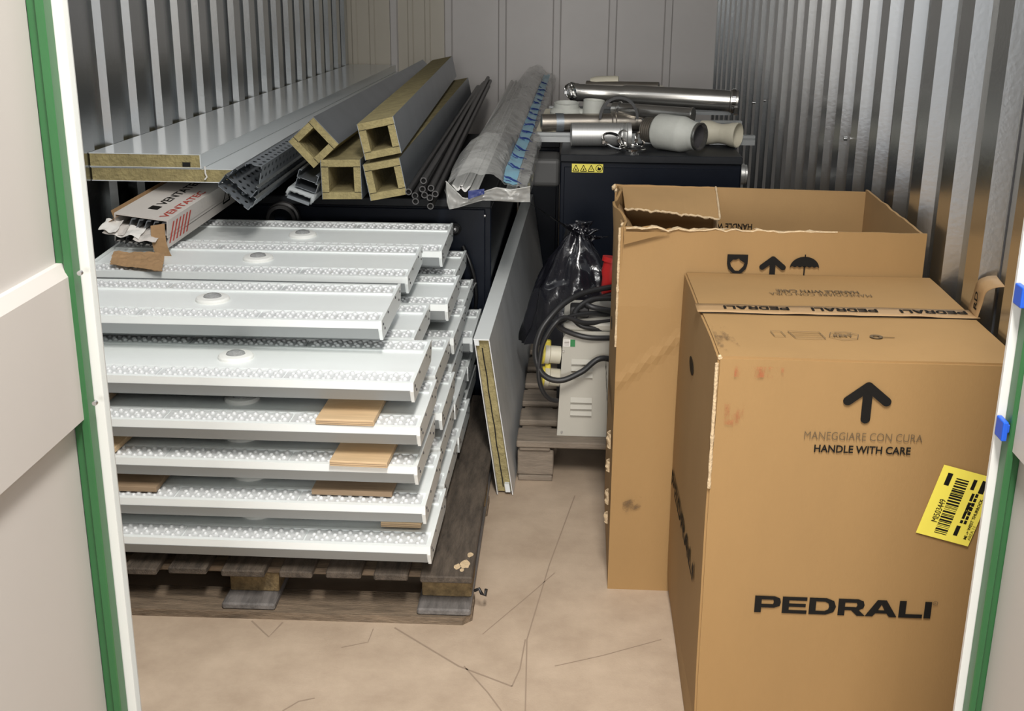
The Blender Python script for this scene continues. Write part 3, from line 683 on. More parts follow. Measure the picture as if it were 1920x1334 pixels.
obj('printed_logo', logo_bm((tX0-.0125, 2.98, .43), (0, -1, 0), V, .36, .04), M['ink'], t)
bm = bm_new(); f_ = plane_fn((tX0-.0105, 2.64, .66), (0, -1, 0), V); flat(bm, [(.03*math.cos(2*PI*k/16), .014*math.sin(2*PI*k/16)) for k in range(16)], f_, .0006); obj('hand_hole', bm, M['ink'], t)
bm = bm_new(); grid(bm, 6, 4, lambda a, b: Vector((tX0+.028+a*.045, ty-.0002, .205+b*.03+a*.02))); obj('rub_mark', bm, M['grime'], t)

# ------------------------------------------------------------------ dark cabinets
def cabinet(name, label, x0, x1, y0, y1, z):
    t = thing(name, label, 'cabinet', ((x0+x1)/2, (y0+y1)/2, 0))
    bm = bm_new(); bx(bm, x0, x1, y0+.012, y1, 0, z-.028, .003); obj('cabinet_body', bm, M['navy'], t)
    bm = bm_new(); bx(bm, x0-.001, x1+.001, y0-.002, y1, z-.0278, z, .003); obj('top_cover', bm, M['navytop'], t)
    return t
t = cabinet('dark_cabinet', 'dark navy metal cabinet with a yellow warning sticker, behind the open carton', -.076, .576, 4.30, 5.15, .80)
bm = bm_new(); bx(bm, -.062, .570, 4.296, 4.3115, .05, .755, .002); dr = obj('front_door', bm, M['navy'], t)
p0, p1 = at(1072, 323, 4.2955), at(1131, 308, 4.2955)
bm = bm_new(); bx(bm, p0.x, p1.x, 4.2945, 4.2958, p0.z, p1.z); st = obj('warning_sticker', bm, M['label'], t)
bm = bm_new(); f_ = plane_fn((p0.x, 4.2943, p0.z), U, V); W_, H_ = p1.x-p0.x, p1.z-p0.z
for k in range(3):
    cx = W_*(.13+.245*k); outline(bm, f_, [(cx-W_*.1, H_*.14), (cx+W_*.1, H_*.14), (cx, H_*.86)], .0024)
flat(bm, [(W_*.10, H_*.25), (W_*.16, H_*.25), (W_*.13, H_*.5)], f_, .0006); flat(bm, [(W_*.345, H_*.22), (W_*.40, H_*.22), (W_*.385, H_*.5), (W_*.365, H_*.4)], f_, .0006)
flat(bm, [(W_*.61, H_*.22), (W_*.635, H_*.42), (W_*.615, H_*.42), (W_*.62, H_*.6), (W_*.60, H_*.38), (W_*.618, H_*.38)], f_, .0006)
annulus(bm, f_, H_*.36, H_*.42, .0006, 20, (W_*.875, H_*.5)); flat(bm, [(W_*.82, H_*.3), (W_*.92, H_*.25), (W_*.94, H_*.6), (W_*.88, H_*.55), (W_*.84, H_*.72)], f_, .0006)
obj('warning_symbols', bm, M['ink'], st)
bm = bm_new(); bx(bm, -.195, -.080, 4.55, 4.75, .635, .745, .018, 3); obj('side_housing', bm, mat('dull_grey_housing', (.10, .10, .098), .5), t)
c_ = at(1390, 328, 4.6)
bm = bm_new(); lathe(bm, [(.036, -.02), (.036, .010), (.040, .012), (.040, .020), (.036, .022), (.036, .034), (.040, .036), (.040, .050), (.036, .052), (.036, .060), (.030, .060)], (.577, 4.62, c_.z), (1, 0, 0), 24); obj('flue_collar', bm, M['steelb'], t)
t = cabinet('dark_cabinet', 'dark navy metal cabinet under the ducts and pipes, behind the light fittings', -1.38, -.286, 3.74, 5.3, .735)
bm = bm_new(); bx(bm, -1.36, -.305, 3.737, 3.7515, .04, .702, .002); dr = obj('front_door', bm, M['navy'], t)
p = at(853, 430, 3.73)
bm = bm_new(); lathe(bm, [(.020, .0), (.020, .010), (.015, .014), (.013, .010), (0, .010)], (p.x, 3.737, p.z), (0, -1, 0), 20); kn = obj('door_knob', bm, M['black'], t)
bm = bm_new(); lathe(bm, [(.006, .009), (.006, .016), (.003, .018), (0, .018)], (p.x, 3.737, p.z), (0, -1, 0), 12); obj('knob_centre', bm, M['screw'], kn)
p = at(909, 405, 3.735); bm = bm_new(); lathe(bm, [(.0045, 0), (.0035, .004), (0, .005)], (p.x, 3.737, p.z), (0, -1, 0), 10); obj('lock_screw', bm, M['screw'], t)
p = at(525, 412, 3.66)
bm = bm_new(); lathe(bm, [(.042, .0), (.042, .02), (.053, .025), (.056, .033), (.053, .041), (.046, .043), (.046, .055), (.050, .06), (.048, .068), (.038, .068), (.036, .01)], (p.x, 3.737, p.z-.005), (0, -1, 0), 32); obj('flue_collar', bm, M['darksteel'], t)
bm = bm_new(); tube(bm, smooth_path([at(868, 462, 3.72), at(880, 490, 3.70), at(889, 520, 3.70), at(893, 560, 3.71), at(888, 600, 3.73)], 6), .006, 8); ho_ = obj('hose', bm, M['black'], t)
bm = bm_new(); tube(bm, [at(892, 530, 3.69), at(886, 541, 3.69)], .005, 8); obj('hose_fitting', bm, M['screw'], ho_)

t = cabinet('dark_cabinet', 'added dark box standing in for shade deep in the gap, between the two cabinets', -.283, -.10, 5.35, 6.2, .70)  # added dark body in place of the black shade between the cabinets
bm = bm_new(); bx(bm, -.27, -.112, 5.346, 5.3615, .05, .66, .002); obj('front_door', bm, M['navy'], t)

# ------------------------------------------------------------------ insulated panels on the left
def ins_panel(name, label, x0, x1, y0, y1, z, th_, skew, group, rebate):
    t = thing(name, label, 'insulation panel', ((x0+x1)/2, y0, z), group)
    k = skew/(y1-y0)
    sk = lambda p, q, s: Vector((p+(k*(s-y0) if p > x0+.1 else 0), s, q-.0125*(s-y0)))
    bm = bm_new(); prism(bm, [(x0+.002, z+.002), (x1-.003, z+.002), (x1-.003, z+th_-.002), (x0+.002, z+th_-.002)], y0, y1, sk); obj('wool_core', bm, M['wool'], t)
    bm = bm_new(); prism(bm, [(x0, z+th_-.002), (x1-.0018, z+th_-.002), (x1-.0018, z+th_), (x0, z+th_)], y0-.001, y1, sk); obj('top_sheet', bm, M['panel'], t)
    bm = bm_new(); prism(bm, [(x1-.003, z-.001), (x1, z-.001), (x1, z+th_), (x1-.003, z+th_)], y0-.002, y1, sk); obj('edge_sheet', bm, M['panel'], t)
    bm = bm_new(); prism(bm, [(x0, z), (x1-.003, z), (x1-.003, z+.002), (x0, z+.002)], y0-.001, y1, sk); obj('bottom_sheet', bm, M['panel'], t)
    if rebate:
        bm = bm_new(); prism(bm, [(x1-.055, z+.004), (x1-.032, z+.004), (x1-.032, z+.017), (x1-.055, z+.017)], y0-.0016, y0+.2, sk); obj('edge_rebate', bm, M['hole'], t)
    return t
ins_panel('insulation_panel', 'white insulated sheet panel on top, striped with wall reflections', -1.428, -1.098, 3.37, 7.38, .880, .040, -.05, 'white insulated panels by the left wall', True)
t = ins_panel('insulation_panel', 'white insulated panel lying under the top one, showing more of its right edge', -1.428, -.995, 3.375, 7.37, .838, .040, -.10, 'white insulated panels by the left wall', False)
bm = bm_new(); tube(bm, [at(384, 312, 3.365), at(385, 325, 3.365), at(388, 332, 3.365), at(384, 337, 3.365)], .0025, 6); obj('sealant_string', bm, M['white'], t)

# ------------------------------------------------------------------ rock wool ducts
def duct(label, c, side, rot, L, dx, dz, skins, wall=.021, taper=1.):
    t = thing('insulated_duct', label, 'insulated duct', c, 'square rock wool ducts lying on the left cabinet', world=False)
    t.rotation_euler = Matrix(((1, dx, 0), (0, 1, 0), (0, dz, 1))).to_quaternion().to_euler() if False else (math.atan(dz), 0, -math.atan(dx))
    rm = Matrix.Rotation(rot, 4, 'Y'); h = side/2
    bm = bm_new(); n = 14
    def ringp(hh, y, j): return [rm @ Vector((sx*hh+j*nz((sx*3, y*20, sz)), y, sz*hh+j*nz((sz*3, y*20, sx+5)))) for sx, sz in ((-1, -1), (1, -1), (1, 1), (-1, 1))]
    outer = [ringp(h, L*k/n, .0) for k in range(n+1)]; inner = [ringp(h-wall, L*k/n, .002) for k in range(n+1)]
    vo = loft(bm, outer, True, False); vi = loft(bm, inner, True, False)
    for a, b in ((vo[0], vi[0]), (vo[-1], vi[-1])):
        for i in range(4): bm.faces.new((a[i], a[(i+1) % 4], b[(i+1) % 4], b[i]))
    obj('wool_lining', bm, M['wool'], t)
    # joints between the four slabs, seen on the end
    for s in (-1, 1):
        for z in (-1, 1):
            bm = bm_new(); a = rm @ Vector((s*(h-wall), -.0005, z*(h-wall))); b = rm @ Vector((s*h, -.0005, z*(h-wall)))
            tube(bm, [a, b], .0009, 4); obj('slab_joint', bm, M['hole'], t)
    for fc in skins:
        bm = bm_new(); e = .0012
        if fc == 'r': q = [(h, -h), (h+e, -h), (h+e, h+.001), (h, h+.001)]
        if fc == 'l': q = [(-h-e, -h), (-h, -h), (-h, h), (-h-e, h)]
        if fc == 't': q = [(-h, h), (h, h), (h, h+e), (-h, h+e)]
        if fc == 'b': q = [(-h, -h-e), (h, -h-e), (h, -h), (-h, -h)]
        prism(bm, q, -.002, L, lambda p, q_, s: rm @ Vector((p, s, q_))); obj('sheet_metal_skin', bm, M['skin'], t)
    return t
YD = 3.5
def dc(u, v): return tuple(at(u, v, YD))
duct('diamond-tilted insulated duct beside the white panels, leftmost of the ducts', dc(588, 268), .106, math.radians(47), 3.2, -.031, -.020, 'tl')
duct('uppermost insulated duct, resting on the two lower ones', dc(711, 260), .108, math.radians(-12), 3.0, -.050, -.011, 'rl')
duct('insulated duct lying lowest and square to the front, its bore dark', dc(640, 337), .118, math.radians(-1), 2.9, -.031, -.008, 'lr')
duct('insulated duct next to the dark steel pipes, under the uppermost duct', dc(722, 337), .110, math.radians(-11), 3.0, -.027, -.008, 'rl')

# ------------------------------------------------------------------ dark steel pipes
ends = [(794, 339), (766, 360), (778, 367), (779, 378), (792, 355), (796, 366), (808, 353), (806, 371), (807, 387), (816, 364)]
far = [(905, 158), (896, 163), (899, 165), (901, 167), (908, 155), (905, 162), (915, 146), (913, 157), (916, 162), (919, 152)]
plab = ['highest of the dark pipe ends', 'leftmost dark pipe end, tight against the duct', 'dark pipe end just right of the leftmost', 'dark pipe end low at the left, below its neighbour', 'dark pipe end under the highest one',
        'dark pipe end in the middle of the bundle', 'upper right dark pipe end, reaching farthest back', 'dark pipe end low in the middle', 'lowest of the dark pipe ends, set apart below', 'rightmost dark pipe end, next to the plastic bag']
for i, (e, f2) in enumerate(zip(ends, far)):
    a = at(*e, 3.46+.01*(i % 3)); b = at(*f2, 6.9)
    b.z = max(b.z, .79); b = Vector((a.x+(b.x-a.x)*1.0, b.y, b.z))
    ax = (b-a); L = ax.length
    t = thing('steel_pipe', plab[i]+', in the bundle', 'steel pipe', tuple(a), 'bundle of thin dark steel pipes')
    bm = bm_new(); lathe(bm, [(.0068, .03), (.0068, 0), (.0100, 0), (.0100, L), (.0068, L)], a, ax, 16); obj('pipe_wall', bm, M['darksteel'], t)
    bm = bm_new(); lathe(bm, [(.0067, .012), (.0005, .013)], a, ax, 12, True); obj('pipe_bore', bm, M['hole'], t)

# ------------------------------------------------------------------ plastic-wrapped profiles
YG = 3.42
g0 = at(838, 386, YG); g1 = at(993, 378, YG)
t = thing('plastic_wrap_bag', 'clear plastic bag of long profiles with a blue printed strip, beside the pipes', 'plastic bag', (g0.x, YG, g1.z))
bw_ = g1.x-g0.x; zb = g1.z
cs = [(0, 0), (-.01, .03), (.0, .062), (.03, .088), (.075, .104), (.115, .100), (.150, .080), (.166, .060), (.20, .054), (.235, .046), (.243, .02), (.240, .0)]
def bagpt(a, b):
    y = YG+b*3.85; i = a*(len(cs)-1); k = min(int(i), len(cs)-2); f3 = i-k
    x = cs[k][0]*(1-f3)+cs[k+1][0]*f3; z = cs[k][1]*(1-f3)+cs[k+1][1]*f3
    hump = 1+.35*math.exp(-((b-.10)/.06)**2)*(1 if x < .16 else .1)-.25*math.exp(-((b)/.02)**2)
    nar = 1-.25*b
    wr_ = .010*nz((x*18, y*9, z*18))+.006*nz((x*50, y*30, 3))
    drift = -.010*b
    xx = x*nar+.05*b if x < .15 else x*nar+.05*b
    return Vector((g0.x+xx+drift+wr_*.7, y, max(zb+.002-.012*b*3.85*.2, zb+z*hump*(1-.1*b)+wr_)))
bm = bm_new(); grid(bm, 44, 130, bagpt); obj('plastic_film', bm, M['film'], t)
# folded mouth of the bag at the front, crumpled and hanging over the edge
def poly_at(pts, a):
    i = a*(len(pts)-1); k = min(int(i), len(pts)-2); return Vector(pts[k]).lerp(Vector(pts[k+1]), i-k)
up = [(836, 340), (848, 352), (868, 372), (886, 372), (906, 360), (930, 352), (960, 356), (994, 350)]
lo = [(838, 380), (842, 393), (858, 390), (880, 383), (905, 376), (935, 377), (965, 379), (994, 379)]
def mouth(a, b):
    q = poly_at(up, a).lerp(poly_at(lo, a), b); return at(q.x, q.y, YG-.018+.010*nz((a*14, b*4, 1))+.012*b)
bm = bm_new(); grid(bm, 40, 8, mouth); obj('bag_mouth', bm, M['film'], t)
bm = bm_new(); tube(bm, [mouth(k/40, 0)+Vector((0, -.001, .0)) for k in range(41)], [.0018+.0014*nz((k*.8, 3, 3)) for k in range(41)], 6); obj('mouth_hem', bm, M['film'], t)
# blue strip and its printing
bm = bm_new(); sx0 = g0.x+.168; 
def strip(a, b): 
    q = bagpt(.615+.12*a, .002+b*.95); return q+Vector((0, 0, .004))
grid(bm, 4, 110, strip); bs = obj('printed_strip', bm, M['blueband'], t)
for k in range(16):
    b0 = .012+k*.055
    bm = bm_new(); tube(bm, [strip(s/8*1.25, b0+.004-.012*(s/8)**2)+Vector((0, 0, .0025)) for s in range(9)], [.001+.0028*math.sin(PI*min(1, s/7)) for s in range(9)], 6); obj('blue_print', bm, M['blueink'], bs)
    bm = bm_new(); tube(bm, [strip(.05+s/6*.6, b0-.005)+Vector((0, 0, .0025)) for s in range(7)], .0014, 5); obj('blue_print', bm, M['blueink'], bs)
bm = bm_new(); grid(bm, 8, 4, lambda a, b: at(878+a*30, 374-a*10-b*(16-6*a), YG-.035+.006*nz((a*5, b*4, 2)))); obj('blue_print', bm, M['blueink'], t)
# the white profiles inside
def vee(label, u, v, s):
    p = at(u, v, YG+.02); t2 = thing('metal_profile', label, 'metal profile', tuple(p), 'white metal profiles inside the plastic bag')
    bm = bm_new(); th2 = .0022
    poly = [(-s, s), (-s+.006, s), (0, .006), (s-.006, s), (s, s), (.003, 0), (-.003, 0)]
    prism(bm, poly, 0, 3.6, lambda x, z, y: p+Vector((x-.012*y, y, z-.004*y))); obj('profile_web', bm, M['jamb'], t2)
    return t2
vee('white V-shaped profile end at the left of the bag mouth', 858, 358, .017); vee('white V-shaped profile end in the middle of the bag mouth', 872, 360, .017)
vee('white V-shaped profile end nearest the blue print at the bag mouth', 888, 366, .013)
vee('white profile end low at the right, under the blue strip', 958, 368, .016)

# ------------------------------------------------------------------ perforated trays, foam-wrapped channel
def tray(name, label, p, wdt, flg, rot, L, dx, mtl, group, world=True):
    t = thing(name, label, 'cable tray', tuple(p), group, world=False); t.rotation_euler = (-.012, 0, -math.atan(dx))
    rm = Matrix.Rotation(rot, 4, 'Y'); e = .0015
    bm = bm_new(); prism(bm, [(-wdt/2, 0), (wdt/2, 0), (wdt/2, flg), (wdt/2-e, flg), (wdt/2-e, e), (-wdt/2+e, e), (-wdt/2+e, flg), (-wdt/2, flg)], 0, L, lambda x, z, y: rm @ Vector((x, y, z)))
    obj('perforated_channel' if 'perf' in name or name == 'cable_tray' else 'channel_body', bm, mtl or perforated('perforated_zinc', rot), t)
    bm = bm_new()
    for s in (-1, 1):
        prism(bm, [(s*wdt/2-s*.001, flg), (s*(wdt/2-.009), flg), (s*(wdt/2-.009), flg+.002), (s*wdt/2-s*.001, flg+.002)], 0, L, lambda x, z, y: rm @ Vector((x, y, z)))
    obj('folded_lip', bm, M['skin'], t)
    return t
tg = 'perforated steel trays under the white panels'
tray('cable_tray', 'perforated steel tray standing on edge, its holed side to the front right', at(487, 342, 3.30), .092, .045, math.radians(-80), 2.6, -.035, None, tg)
tray('cable_tray', 'perforated steel tray lying tilted next to the white carton', at(436, 371, 3.22), .108, .040, math.radians(40), 2.6, -.035, None, tg)
tray('cable_tray', 'perforated steel tray nested inside the tilted one', at(448, 352, 3.26), .085, .035, math.radians(42), 2.4, -.035, None, tg)
tray('steel_channel', 'upper steel channel between the trays and the ducts', at(575, 338, 3.48), .062, .022, math.radians(20), 2.4, -.035, M['skin'], 'steel channels next to the ducts')
tray('steel_channel', 'lower steel channel between the trays and the ducts', at(572, 356, 3.46), .066, .026, math.radians(20), 2.4, -.035, M['skin'], 'steel channels next to the ducts')
p = at(560, 372, 3.44)
t = thing('wrapped_channel', 'foam-wrapped steel channel lying lowest beside the square duct', 'wrapped channel', tuple(p), None, world=False); t.rotation_euler = (-.01, math.radians(20), .03)
bm = bm_new(); grid(bm, 24, 20, lambda a, b: Vector((-.04+.08*a+.002*nz((a*8, b*9, 0)), b*1.2, (.012 if .06 < a < .94 else -.006)+.004*nz((a*9, b*30, 2))))); obj('foam_wrap', bm, M['foam'], t, .008)
bm = bm_new(); bx(bm, -.034, .034, .004, 2.2, -.012, -.002); obj('channel_body', bm, M['skin'], t)

# ------------------------------------------------------------------ long white carton of profiles
p = at(262, 425, 3.16)
t = thing('profile_carton', 'long white printed carton torn open at its end, resting on the light fittings', 'carton', tuple(p), None, world=False)
t.location = (p.x, p.y, .70); t.rotation_euler = (math.radians(3.6), math.radians(6), math.radians(-4.0))
w2, h2, L2 = .155, .080, .80
bm = bm_new()
for (x0, x1, z0, z1) in ((-w2/2, w2/2, h2-.004, h2), (-w2/2, w2/2, 0, .004), (-w2/2, -w2/2+.004, .004, h2-.004), (w2/2-.004, w2/2, .004, h2-.004)):
    bx(bm, x0, x1, 0, L2, z0, z1)
bx(bm, -w2/2, w2/2, .002, L2, h2*.44, h2*.44+.003)
obj('carton_sleeve', bm, M['whitecard'], t)
obj('printed_text', text_bm('VENTATEC', (-w2/2+.09, .13, h2+.0003), (0, 1, 0), (-1, 0, 0), .30, .026, .02), M['ink'], t)
bm = bm_new(); bx(bm, -w2/2+.062, -w2/2+.09, .08, .115, h2, h2+.0008); obj('printed_emblem', bm, M['ink'], t)
for k, y in enumerate((.02, .45)):
    obj('printed_text', text_bm('VENTATEC', (-w2/2+.142, y, h2+.0003), (0, 1, 0), (-1, 0, 0), .30, .022, .02), M['inkred'], t)
bm = bm_new()
for k in range(6): prism(bm, [(.008+k*.024, .012), (.017+k*.024, .012), (.045+k*.024, h2-.012), (.036+k*.024, h2-.012)], 0, .0006, lambda a, b, s: Vector((w2/2+s, a, b)))
obj('printed_stripes', bm, M['inkred'], t)
bm = bm_new(); fq = lambda a, b, s: Vector((w2/2+.0003+s, .42+a, .02+b)); outline(bm, lambda a, b, s: fq(a, b, s), [(0, 0), (.06, 0), (.03, .045)], .006); obj('printed_triangle', bm, M['ink'], t)
for k in range(9):                                    # zig-zag profile ends in the lower half
    bm = bm_new(); x = -w2/2+.010+k*.0165
    prism(bm, [(x, .005), (x+.002, .005), (x+.007, .024), (x+.013, .026), (x+.013, .029), (x+.005, .028)], -.018-.006*(k % 3), .7, lambda a, b, s: Vector((a, s, b))); obj('profile_end', bm, M['black'], t)
for k in range(5):
    bm = bm_new(); x = -w2/2+.040+k*.022
    prism(bm, [(x, .044), (x+.0025, .044), (x+.012, .068), (x+.022, .07), (x+.022, .073), (x+.010, .071)], .0, .7, lambda a, b, s: Vector((a, s, b))); obj('profile_end', bm, M['skin'], t)
# torn flaps and paper at the mouth
for k, (x, z, s, m_) in enumerate(((-.062, .050, .060, 'whitecard'), (-.022, .049, .068, 'white'), (-.078, .058, .050, 'white'), (.028, .043, .065, 'whitecard'))):
    bm = bm_new(); grid(bm, 8, 8, lambda a, b: Vector((x-s/2+a*s+.006*nz((a*2, b*2, k)), -.045+.05*b+.006*nz((a*2, b*2, k+4)), z-.016*(1-b)+.010*nz((a*2.2, b*2.2, k+8)))), False); obj('torn_paper', bm, M[m_], t, .001)
bm = bm_new(); grid(bm, 6, 10, lambda a, b: Vector((w2/2-.045+a*.04+.03*b, -.012-.02*math.sin(b*3), .062-b*.105+.012*a)), False); obj('brown_tape_flap', bm, M['kraft'], t, .0012)
bm = bm_new(); grid(bm, 4, 6, lambda a, b: Vector((w2/2-.03+a*.022, -.016-.012*b, .050-b*.055+.004*nz((a*3, b*4, 0)))), False); obj('torn_paper', bm, M['white'], t, .001)
bm = bm_new(); grid(bm, 3, 20, lambda a, b: Vector((-w2/2-.002-.012*a, .01+b*.7, h2-.028+.03*a-.0*b)), False); obj('brown_tape_flap', bm, M['kraft'], t, .001)
bm = bm_new(); grid(bm, 3, 5, lambda a, b: Vector((-w2/2-.03+a*.04, -.01+b*.05, h2*.9-.03*(1-a))), False); obj('brown_tape_flap', bm, M['kraft'], t, .001)
# crumpled brown paper below it
bm = bm_new()
q = [at(212, 452, 3.05), at(308, 452, 3.05), at(203, 474, 2.99), at(303, 488, 2.93)]
def paper(a, b):
    e = q[0].lerp(q[1], a).lerp(q[2].lerp(q[3], a), b)
    e.z = .684+.020*(1-b)+.004*nz((a*5, b*4, 0))+.0015*nz((a*17, b*9, 4)); e.x += .006*nz((b*6, a*2, 1)); e.y += .006*nz((a*9, 3, b)); return e
grid(bm, 20, 10, paper, False)
solo('kraft_paper_scrap', bm, M['kraft'], 'crumpled brown kraft paper lying under the white carton, on a light fitting', 'paper', tuple(paper(.5, .5)), None, .0012)

# ------------------------------------------------------------------ insulated panel on edge in the gap
a0 = at(901, 638, 3.10); bt = at(941, 916, 3.10)
t = thing('insulation_panel', 'galvanised insulated panel standing on edge in the gap beside the pallet', 'insulation panel', (bt.x, 3.10, 0))
top_l, top_r = at(886, 640, 3.1), at(915, 636, 3.1); bot_l, bot_r = Vector((-.217, 3.1, .003)), Vector((-.171, 3.1, .003))
top_l.x += .004; top_r.x += .004; top_l.z = top_r.z = .466
dY, dX = 2.2, .012
def edge_panel(x, z, y): return Vector((x+dX*(y-3.1), y, z))
def quad(a, b, c, d, y0, y1, bm): prism(bm, [(a.x, a.z), (b.x, b.z), (c.x, c.z), (d.x, d.z)], y0, y1, edge_panel)
def mixp(s, r): return top_l.lerp(top_r, s).lerp(bot_l.lerp(bot_r, s), r)
bm = bm_new(); quad(mixp(.06, .008), mixp(.94, .008), mixp(.94, .992), mixp(.06, .992), 3.115, 3.1+dY, bm); obj('wool_core', bm, M['wool'], t)
bm = bm_new(); quad(mixp(.94, 0), mixp(1, 0), mixp(1, 1), mixp(.94, 1), 3.098, 3.1+dY, bm); obj('face_sheet', bm, M['galv'], t)
bm = bm_new(); quad(mixp(0, 0), mixp(.05, 0), mixp(.05, 1), mixp(0, 1), 3.098, 3.1+dY, bm); obj('rear_sheet', bm, M['galv'], t)
bm = bm_new(); quad(mixp(-.02, -.006), mixp(1.0, -.006), mixp(1.0, .001), mixp(-.02, .001), 3.096, 3.1+dY, bm)
obj('top_sheet', bm, M['lamp'], t)
bm = bm_new(); quad(mixp(.0, .0), mixp(.3, .0), mixp(.3, .035), mixp(.0, .035), 3.097, 3.2, bm); quad(mixp(.55, .93), mixp(.85, .93), mixp(.85, .985), mixp(.55, .985), 3.10, 3.14, bm); obj('folded_lip', bm, M['panel'], t)
bm = bm_new()
tube(bm, [mixp(.42+.06*nz((k*.4, 2, 0)), .06+.9*k/20)+Vector((0, .013, 0)) for k in range(21)], .0016, 4); obj('slab_joint', bm, M['hole'], t)

# ------------------------------------------------------------------ grey transformer with yellow sockets
tx0, ty0, tz0 = -.052, 3.245, .131
t = thing('site_transformer', 'grey louvred transformer with yellow sockets on the rear pallet', 'transformer', (.10, 3.35, tz0))
bm = bm_new(); prism(bm, [(0, 0), (.32, 0), (.32, .300), (.31, .322), (.012, .322), (.002, .300)], ty0, ty0+.26, lambda p, q, s: (tx0+p+.010*q/.3, s, tz0+q))
obj('casing', bm, M['tgrey'], t)
bm = bm_new(); bx(bm, tx0+.012, tx0+.33, ty0+.004, ty0+.258, tz0+.3222, tz0+.345, .006, 2); obj('lid', bm, M['tgrey'], t)
for z in (.225, .205, .185, .108, .088, .068):
    bm = bm_new()
    prism(bm, [(0, 0), (.011, .001), (.0, .013)], tx0+.038, tx0+.100, lambda p, q, s: Vector((s, ty0-p, tz0+z+q)))
    obj('louvre', bm, M['tgrey'], t)
p0 = at(1056, 650, ty0-.001)
bm = bm_new(); bx(bm, p0.x, p0.x+.020, ty0-.0012, ty0+.0005, p0.z, p0.z+.021); ss = obj('rating_sticker', bm, M['white'], t)
bm = bm_new(); bx(bm, p0.x+.0202, p0.x+.034, ty0-.0012, ty0+.0005, p0.z, p0.z+.021); obj('rating_sticker', bm, M['greensq'], t)
bm = bm_new()
for k in range(4): bx(bm, p0.x+.003, p0.x+.017, ty0-.0018, ty0-.0010, p0.z+.004+k*.004, p0.z+.005+k*.004)
obj('sticker_print', bm, M['inkgrey'], ss)
for z in (.235, .165):
    c = Vector((tx0+.004, ty0+.045, tz0+z))
    bm = bm_new(); lathe(bm, [(.026, 0), (.026, .030), (.029, .033), (.029, .050), (.024, .050)], c, (-1, -.12, .10), 20, True); so = obj('socket', bm, M['cream'], t)
    bm = bm_new(); lathe(bm, [(.0290, .046), (.0305, .047), (.0305, .053), (.0, .054)], c, (-1, -.12, .10), 20); obj('yellow_rim', bm, M['yellow'], so)
    bm = bm_new(); box(bm, c+Vector((-.035, 0, .032)), (.016, .02, .024), None, .003); obj('yellow_latch', bm, M['yellow'], so)
for z in (.012, .262):
    bm = bm_new(); lathe(bm, [(.004, 0), (.003, .004), (0, .004)], (tx0+.014, ty0, tz0+z), (0, -1, 0), 8); obj('screw', bm, M['screw'], t)
bm = bm_new(); bx(bm, tx0+.03, tx0+.085, ty0+.06, ty0+.12, tz0+.3452, tz0+.375, .004); obj('terminal_cover', bm, M['darksteel'], t)
# coiled cable
bm = bm_new()
def P(u, v, y): return at(u, v, y)
main = [P(1200, 700, 3.26), P(1132, 672, 3.215), P(1090, 698, 3.20), P(1050, 714, 3.19), P(1018, 702, 3.19), P(1004, 665, 3.20), P(1012, 625, 3.21), P(1032, 595, 3.23), P(1062, 566, 3.27), P(1100, 548, 3.33), P(1150, 538, 3.38)]
tube(bm, smooth_path(main, 8), .0085, 10)
l2 = [P(1170, 600, 3.3), P(1100, 606, 3.24), P(1062, 596, 3.22), P(1042, 606, 3.20), P(1024, 632, 3.195), P(1014, 660, 3.195), P(1010, 700, 3.19), P(1016, 730, 3.19), P(1030, 748, 3.20), P(1046, 752, 3.21)]
tube(bm, smooth_path(l2, 8), .0068, 10)
for (pts, r_) in (([P(1040, 600, 3.22), P(1052, 616, 3.23), P(1080, 628, 3.235), P(1110, 634, 3.235), P(1160, 634, 3.25)], .008), ([P(1160, 592, 3.35), P(1110, 588, 3.30), P(1070, 594, 3.26), P(1048, 606, 3.23), P(1040, 600, 3.22)], .007),
                  ([P(1160, 560, 3.36), P(1110, 562, 3.32), P(1082, 580, 3.29), P(1078, 600, 3.26), P(1100, 614, 3.25), P(1160, 620, 3.27)], .008), ([P(1160, 585, 3.32), P(1118, 578, 3.30), P(1100, 570, 3.31), P(1120, 560, 3.35), P(1160, 550, 3.38)], .008)):
    tube(bm, smooth_path(pts, 8), r_, 10)
solo('power_cable', bm, M['rubber'], 'thick black rubber cable coiled over the grey transformer', 'cable', tuple(P(1062, 600, 3.23)))
c = P(1150, 520, 3.42)
t = thing('red_plug', 'red industrial plug half hidden behind the open carton, above the cable', 'plug', tuple(c))
bm = bm_new(); lathe(bm, [(.03, 0), (.032, .03), (.026, .05), (.024, .09), (.012, .11)], c+Vector((.0, 0, .045)), (-.15, -.1, -1), 18, True); obj('plug_body', bm, M['red'], t)
bm = bm_new(); lathe(bm, [(.034, 0), (.034, .014)], c+Vector((.0, 0, .06)), (-.15, -.1, -1), 18, True); obj('plug_collar', bm, M['red'], t)
# black bin liner
pk = P(1088, 440, 3.58)
def liner(a, b):
    th_ = a*2*PI; z0 = .30; z1 = pk.z
    z = z0+(z1-z0)*b
    rad = .162*(1-b)**.8+.012+.02*math.sin(b*PI)
    fold = 1+.20*nz((math.cos(th_)*2.2, math.sin(th_)*2.2, b*2.0))+.13*abs(nz((math.cos(th_)*6, math.sin(th_)*6, b*3)))
    cx = .02*(1-b)+pk.x*b-.0; cy = 3.62
    return Vector((cx-.01+rad*1.05*fold*math.cos(th_), cy+rad*.55*fold*math.sin(th_), z+.02*nz((a*9, b*7, 1))))
bm = bm_new(); grid(bm, 72, 46, liner)
bmesh.ops.remove_doubles(bm, verts=bm.verts[:], dist=.0005)
t = thing('bin_liner_sack', 'knotted black bin liner behind the grey transformer', 'bin bag', (pk.x, 3.62, .31)); obj('sack_body', bm, M['binbag'], t)
bm = bm_new()
